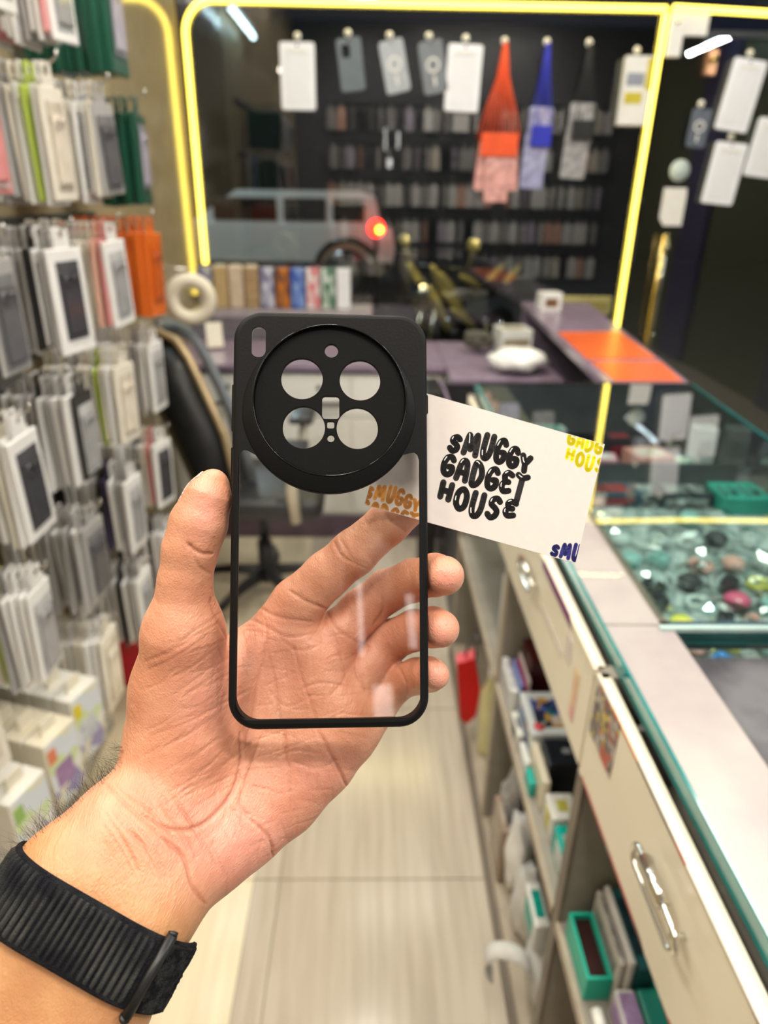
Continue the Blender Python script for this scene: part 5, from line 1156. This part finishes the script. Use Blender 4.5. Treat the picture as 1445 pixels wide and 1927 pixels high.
me.loops.add(len(Fq)*4); me.loops.foreach_set('vertex_index', Fq.ravel().astype(np.int32)); me.polygons.add(len(Fq)); me.polygons.foreach_set('loop_start', np.arange(len(Fq), dtype=np.int32)*4)
me.update(); me.validate()
at9 = me.attributes.new('crease_shade', 'FLOAT', 'POINT'); at9.data.foreach_set('value', np.clip(-disp*.55, 0, .45).astype(np.float32))  # skin redness plus shade painted into the colour along each fold
at_ = me.attributes.new('flush', 'FLOAT', 'POINT'); at_.data.foreach_set('value', fl.astype(np.float32))
me.polygons.foreach_set('use_smooth', [True]*len(me.polygons))
sk = bpy.data.materials.new('skin'); sk.use_nodes = True; nt = sk.node_tree; b = nt.nodes['Principled BSDF']
at3 = nt.nodes.new('ShaderNodeAttribute'); at3.attribute_name = 'crease_shade'; at2 = nt.nodes.new('ShaderNodeAttribute'); at2.attribute_name = 'flush'; mx = nt.nodes.new('ShaderNodeMix'); mx.data_type = 'RGBA'
mx.inputs['A'].default_value = (.52, .27, .125, 1); mx.inputs['B'].default_value = (.80, .37, .29, 1); nt.links.new(at2.outputs['Fac'], mx.inputs['Factor'])
tc = nt.nodes.new('ShaderNodeTexCoord'); n1 = nt.nodes.new('ShaderNodeTexNoise'); n1.inputs['Scale'].default_value = 75; n1.inputs['Detail'].default_value = 6; nt.links.new(tc.outputs['Object'], n1.inputs[0])
mx2 = nt.nodes.new('ShaderNodeMix'); mx2.data_type = 'RGBA'; mx2.blend_type = 'MULTIPLY'; mx2.inputs['Factor'].default_value = 1; nt.links.new(mx.outputs['Result'], mx2.inputs['A'])
cr = nt.nodes.new('ShaderNodeValToRGB'); cr.color_ramp.elements[0].position = .3; cr.color_ramp.elements[0].color = (.86, .74, .70, 1); cr.color_ramp.elements[1].position = .7; cr.color_ramp.elements[1].color = (1, 1, 1, 1)
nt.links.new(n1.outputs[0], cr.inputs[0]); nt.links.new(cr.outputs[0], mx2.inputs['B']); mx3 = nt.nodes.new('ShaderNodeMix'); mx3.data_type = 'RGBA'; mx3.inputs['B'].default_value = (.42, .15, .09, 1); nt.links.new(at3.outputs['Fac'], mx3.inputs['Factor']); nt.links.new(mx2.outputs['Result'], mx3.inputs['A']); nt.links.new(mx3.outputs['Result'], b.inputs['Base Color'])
b.inputs['Roughness'].default_value = .42; b.inputs['Specular IOR Level'].default_value = .45
b.inputs['Subsurface Weight'].default_value = .18; b.inputs['Subsurface Radius'].default_value = (1, .35, .2); b.inputs['Subsurface Scale'].default_value = .004
v1 = nt.nodes.new('ShaderNodeTexVoronoi'); v1.feature = 'DISTANCE_TO_EDGE'; v1.inputs['Scale'].default_value = 900; nt.links.new(tc.outputs['Object'], v1.inputs['Vector'])
mp = nt.nodes.new('ShaderNodeMapping'); mp.inputs['Rotation'].default_value = (0, .3, .8); mp.inputs['Scale'].default_value = (1, .22, 1); nt.links.new(tc.outputs['Object'], mp.inputs[0]); nt.links.new(mp.outputs[0], v1.inputs['Vector'])
n3 = nt.nodes.new('ShaderNodeTexNoise'); n3.inputs['Scale'].default_value = 380; n3.inputs['Detail'].default_value = 3; nt.links.new(mp.outputs[0], n3.inputs[0])
ad = nt.nodes.new('ShaderNodeMath'); ad.operation = 'MULTIPLY_ADD'; ad.inputs[1].default_value = .5; nt.links.new(v1.outputs[0], ad.inputs[0]); nt.links.new(n3.outputs[0], ad.inputs[2])
bp = nt.nodes.new('ShaderNodeBump'); bp.inputs['Strength'].default_value = .8; bp.inputs['Distance'].default_value = .0005; nt.links.new(ad.outputs[0], bp.inputs['Height']); nt.links.new(bp.outputs[0], b.inputs['Normal'])
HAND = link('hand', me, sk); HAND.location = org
tag(HAND, 'left hand and forearm of a person gripping the phone case, palm open behind it', 'person')
print('hand verts', len(V), 'faces', len(Fq))
def hchild(name, bm, m, smooth=False):
    o = bm_obj(name, bm, m, HAND, smooth); return o
def vw(c): return tow(np.asarray(c)/1000)-org
# thumb nail: a plate lying on the back of the thumb tip, its edge just in view
c = PT(377, 927, 274); u = (PT(392, 896, 274)-PT(360, 962, 274)); u /= np.linalg.norm(u); nrm = np.array([-.80, .25, -.50]); nrm -= nrm.dot(u)*u; nrm /= np.linalg.norm(nrm); w_ = np.cross(u, nrm)
rel = V-c; lu, lw = rel@u, rel@w_; selv = ((lu/8.2)**4+((lw)/6.2)**4 < 1) & (Nn@nrm > .30) & (np.abs(rel@nrm) < 9)
fs = Fq[selv[Fq].all(1)]; used = np.unique(fs); remap = -np.ones(len(V), int); remap[used] = np.arange(len(used))
nv = V[used]+Nn[used]*.45; nme = bpy.data.meshes.new('thumbnail'); nme.from_pydata([tuple(vw(p)) for p in nv], [], [tuple(int(i) for i in f) for f in remap[fs]])
nl = link('thumbnail', nme, mat('nail', (.80, .55, .47), .2, coat=.5, noise=.04), HAND, True); md = nl.modifiers.new('s', 'SOLIDIFY'); md.thickness = .0006; md.offset = -1
# arm hair
cuh = bpy.data.curves.new('arm_hair', 'CURVE'); cuh.dimensions = '3D'; cuh.bevel_depth = .00005; cuh.bevel_resolution = 0
cand = np.where((facing < .45) & (facing > -.2) & (PX[:, 0] < 330) & (PX[:, 1] > 1400) & (PX[:, 1] < 1640) & (PX[:, 0] < 255-(PX[:, 1]-1400)*.75+40))[0]
armdir = PT(240, 1480, 262)-PT(140, 1660, 252); armdir /= np.linalg.norm(armdir)
hr = nrand(9)
for k in range(520):
    i = int(cand[hr.randrange(len(cand))]); p = V2[i]; n_ = Nn[i]; Lh = hr.uniform(6, 14)
    t_ = armdir*hr.uniform(-.2, 1.0)+np.array([hr.uniform(-.6, .6), hr.uniform(-.6, .6), hr.uniform(-.5, .5)]); sp = cuh.splines.new('POLY'); sp.points.add(5)
    bend = np.array([hr.uniform(-.6, .6), hr.uniform(-.9, .2), hr.uniform(-.3, .3)])
    for j in range(6):
        s_ = j/5; q = p+n_*Lh*.62*s_+t_*Lh*.45*s_*s_+bend*Lh*.35*s_**2; sp.points[j].co = (*vw(q), 1); sp.points[j].radius = 1-.7*s_
ho = bpy.data.objects.new('arm_hair', cuh); C.objects.link(ho)
dg = bpy.context.evaluated_depsgraph_get(); hm = bpy.data.meshes.new_from_object(ho.evaluated_get(dg)); bpy.data.objects.remove(ho); hm.materials.clear()
ho = link('arm_hair', hm, mat('dark_hair', (.030, .018, .010), .5, noise=.2), HAND); ho['kind'] = 'stuff'
# ================================================================== the woven watch strap
WB = thing('watch_strap', 'black ribbed nylon watch strap round the wrist with a pull bar', 'watch strap')
Cb = PT(196, 1690, 252); Ca = PT(268, 1612, 264)
a_ = (PT(250, 1612, 263.5)-PT(100, 1860, 244)); a_ /= np.linalg.norm(a_)
lat = np.array([.873, -.488, 0.]); lat -= lat.dot(a_)*a_; lat /= np.linalg.norm(lat); nn_ = np.cross(lat, a_); nn_ = nn_ if nn_[2] > 0 else -nn_
cen = PT(170, 1738, 251); WBm = tow(cen/1000); BWb = RC @ np.stack([lat, a_, nn_], 1)
WB.matrix_world = Matrix([[BWb[i][j] for j in range(3)]+[WBm[i]] for i in range(3)]+[[0, 0, 0, 1]])
hl, rs = 14.2, 22.4        # stadium cross-section: half length of the flat, radius (mm)
def sect(s, off=0, hl=hl, rs=rs):
    """arc length s from the middle of the front flat, positive towards the little-finger side"""
    if abs(s) <= hl: return np.array([s, rs+off])
    a = (abs(s)-hl)/rs; x = hl+math.sin(a)*(rs+off); z = math.cos(a)*(rs+off)
    return np.array([math.copysign(x, s), z])
Wd = 11.6
def wp(s, y, off=0, tp=0):
    q = sect(s, off); return Vector((q[0]/1000, y/1000, q[1]/1000))
m_nyl = mat('black_nylon', (.006, .0065, .010), .85, col2=(.016, .016, .020), nscale=160, bump=.8, bscale=1800, spec=.2); m_rib = mat('nylon_rib', (.012, .013, .019), .8, col2=(.085, .085, .080), nscale=45, bump=1, bscale=2600, spec=.25)
bm = bmesh.new(); S0, S1 = -75, 47; N_ = 90; rg = []
for i in range(N_+1):
    s_ = S0+(S1-S0)*i/N_; rg.append([bm.verts.new(wp(s_, y, o)) for y, o in ((-Wd, .1), (-Wd, 1.3), (-Wd+.7, 1.7), (0, 1.5), (Wd-.7, 1.7), (Wd, 1.3), (Wd, .1))])
for A, B in zip(rg, rg[1:]):
    for k in range(7): f = bm.faces.new((A[k], A[(k+1) % 7], B[(k+1) % 7], B[k])); f.smooth = True
bmesh.ops.recalc_face_normals(bm, faces=bm.faces); bm_obj('strap', bm, m_nyl, WB)
def ribpart(s_, y0, y1, w, h, name='rib', m=None):
    bm = bmesh.new(); rows = []
    for j in range(15):
        y = y0+(y1-y0)*j/14; e = min(1, min(j, 14-j)/1.2)**.5 if min(j, 14-j) < 1.2 else 1; hh = h*(.25+.75*e)*(1+.10*math.sin(j*2.7+s_))
        rows.append([bm.verts.new(wp(s_+w*q, y, 1.45+hh*math.sqrt(max(0, 1-q*q*4))-(.1 if abs(q) == .5 else 0))) for q in (-.5, -.3, -.1, .1, .3, .5)])
    for A, B in zip(rows, rows[1:]):
        for k in range(5): f = bm.faces.new((A[k], A[k+1], B[k+1], B[k])); f.smooth = True
    return bm_obj(name, bm, m or m_rib, WB)
for k in range(28):
    s_ = -46+k*2.55
    if s_ > 23.5: break
    ribpart(s_, -Wd+1.4, Wd-1.6, 1.85, 1.35)
bm = bmesh.new(); tube(bm, [wp(27.0, -Wd-1.2, 2.4), wp(26.9, 0, 2.6), wp(27.4, Wd+1.6, 2.4)], .0019, 10)
bm_obj('pull_bar', bm, m_blk, WB, True)
bm = bmesh.new(); tube(bm, [wp(27.0, -Wd-1.4, 2.2), wp(27.0, -Wd-2.2, 1.6)], .0020, 10); tube(bm, [wp(27.4, Wd+1.2, 2.4), wp(27.4, Wd+2.4, 1.8)], .0018, 10); bm_obj('bar_end', bm, m_blk, WB, True)
bm = bmesh.new(); rg = []; hr2 = nrand(3)
for i in range(41):
    s_ = 29+(46.5-29)*i/40; rg.append([bm.verts.new(wp(s_, -Wd+2*Wd*j/24*.98, 2.3+hr2.uniform(-.35, .35) if 0 < j < 24 and 0 < i < 40 else 1.2)) for j in range(25)])
for A, B in zip(rg, rg[1:]):
    for k in range(24): bm.faces.new((A[k], A[k+1], B[k+1], B[k]))
bm_obj('hook_and_loop_end', bm, mat('fuzzy_black', (.006, .0065, .010), .9, col2=(.035, .035, .035), nscale=300, bump=1, bscale=1500, spec=.2), WB)
bpy.context.view_layer.update()
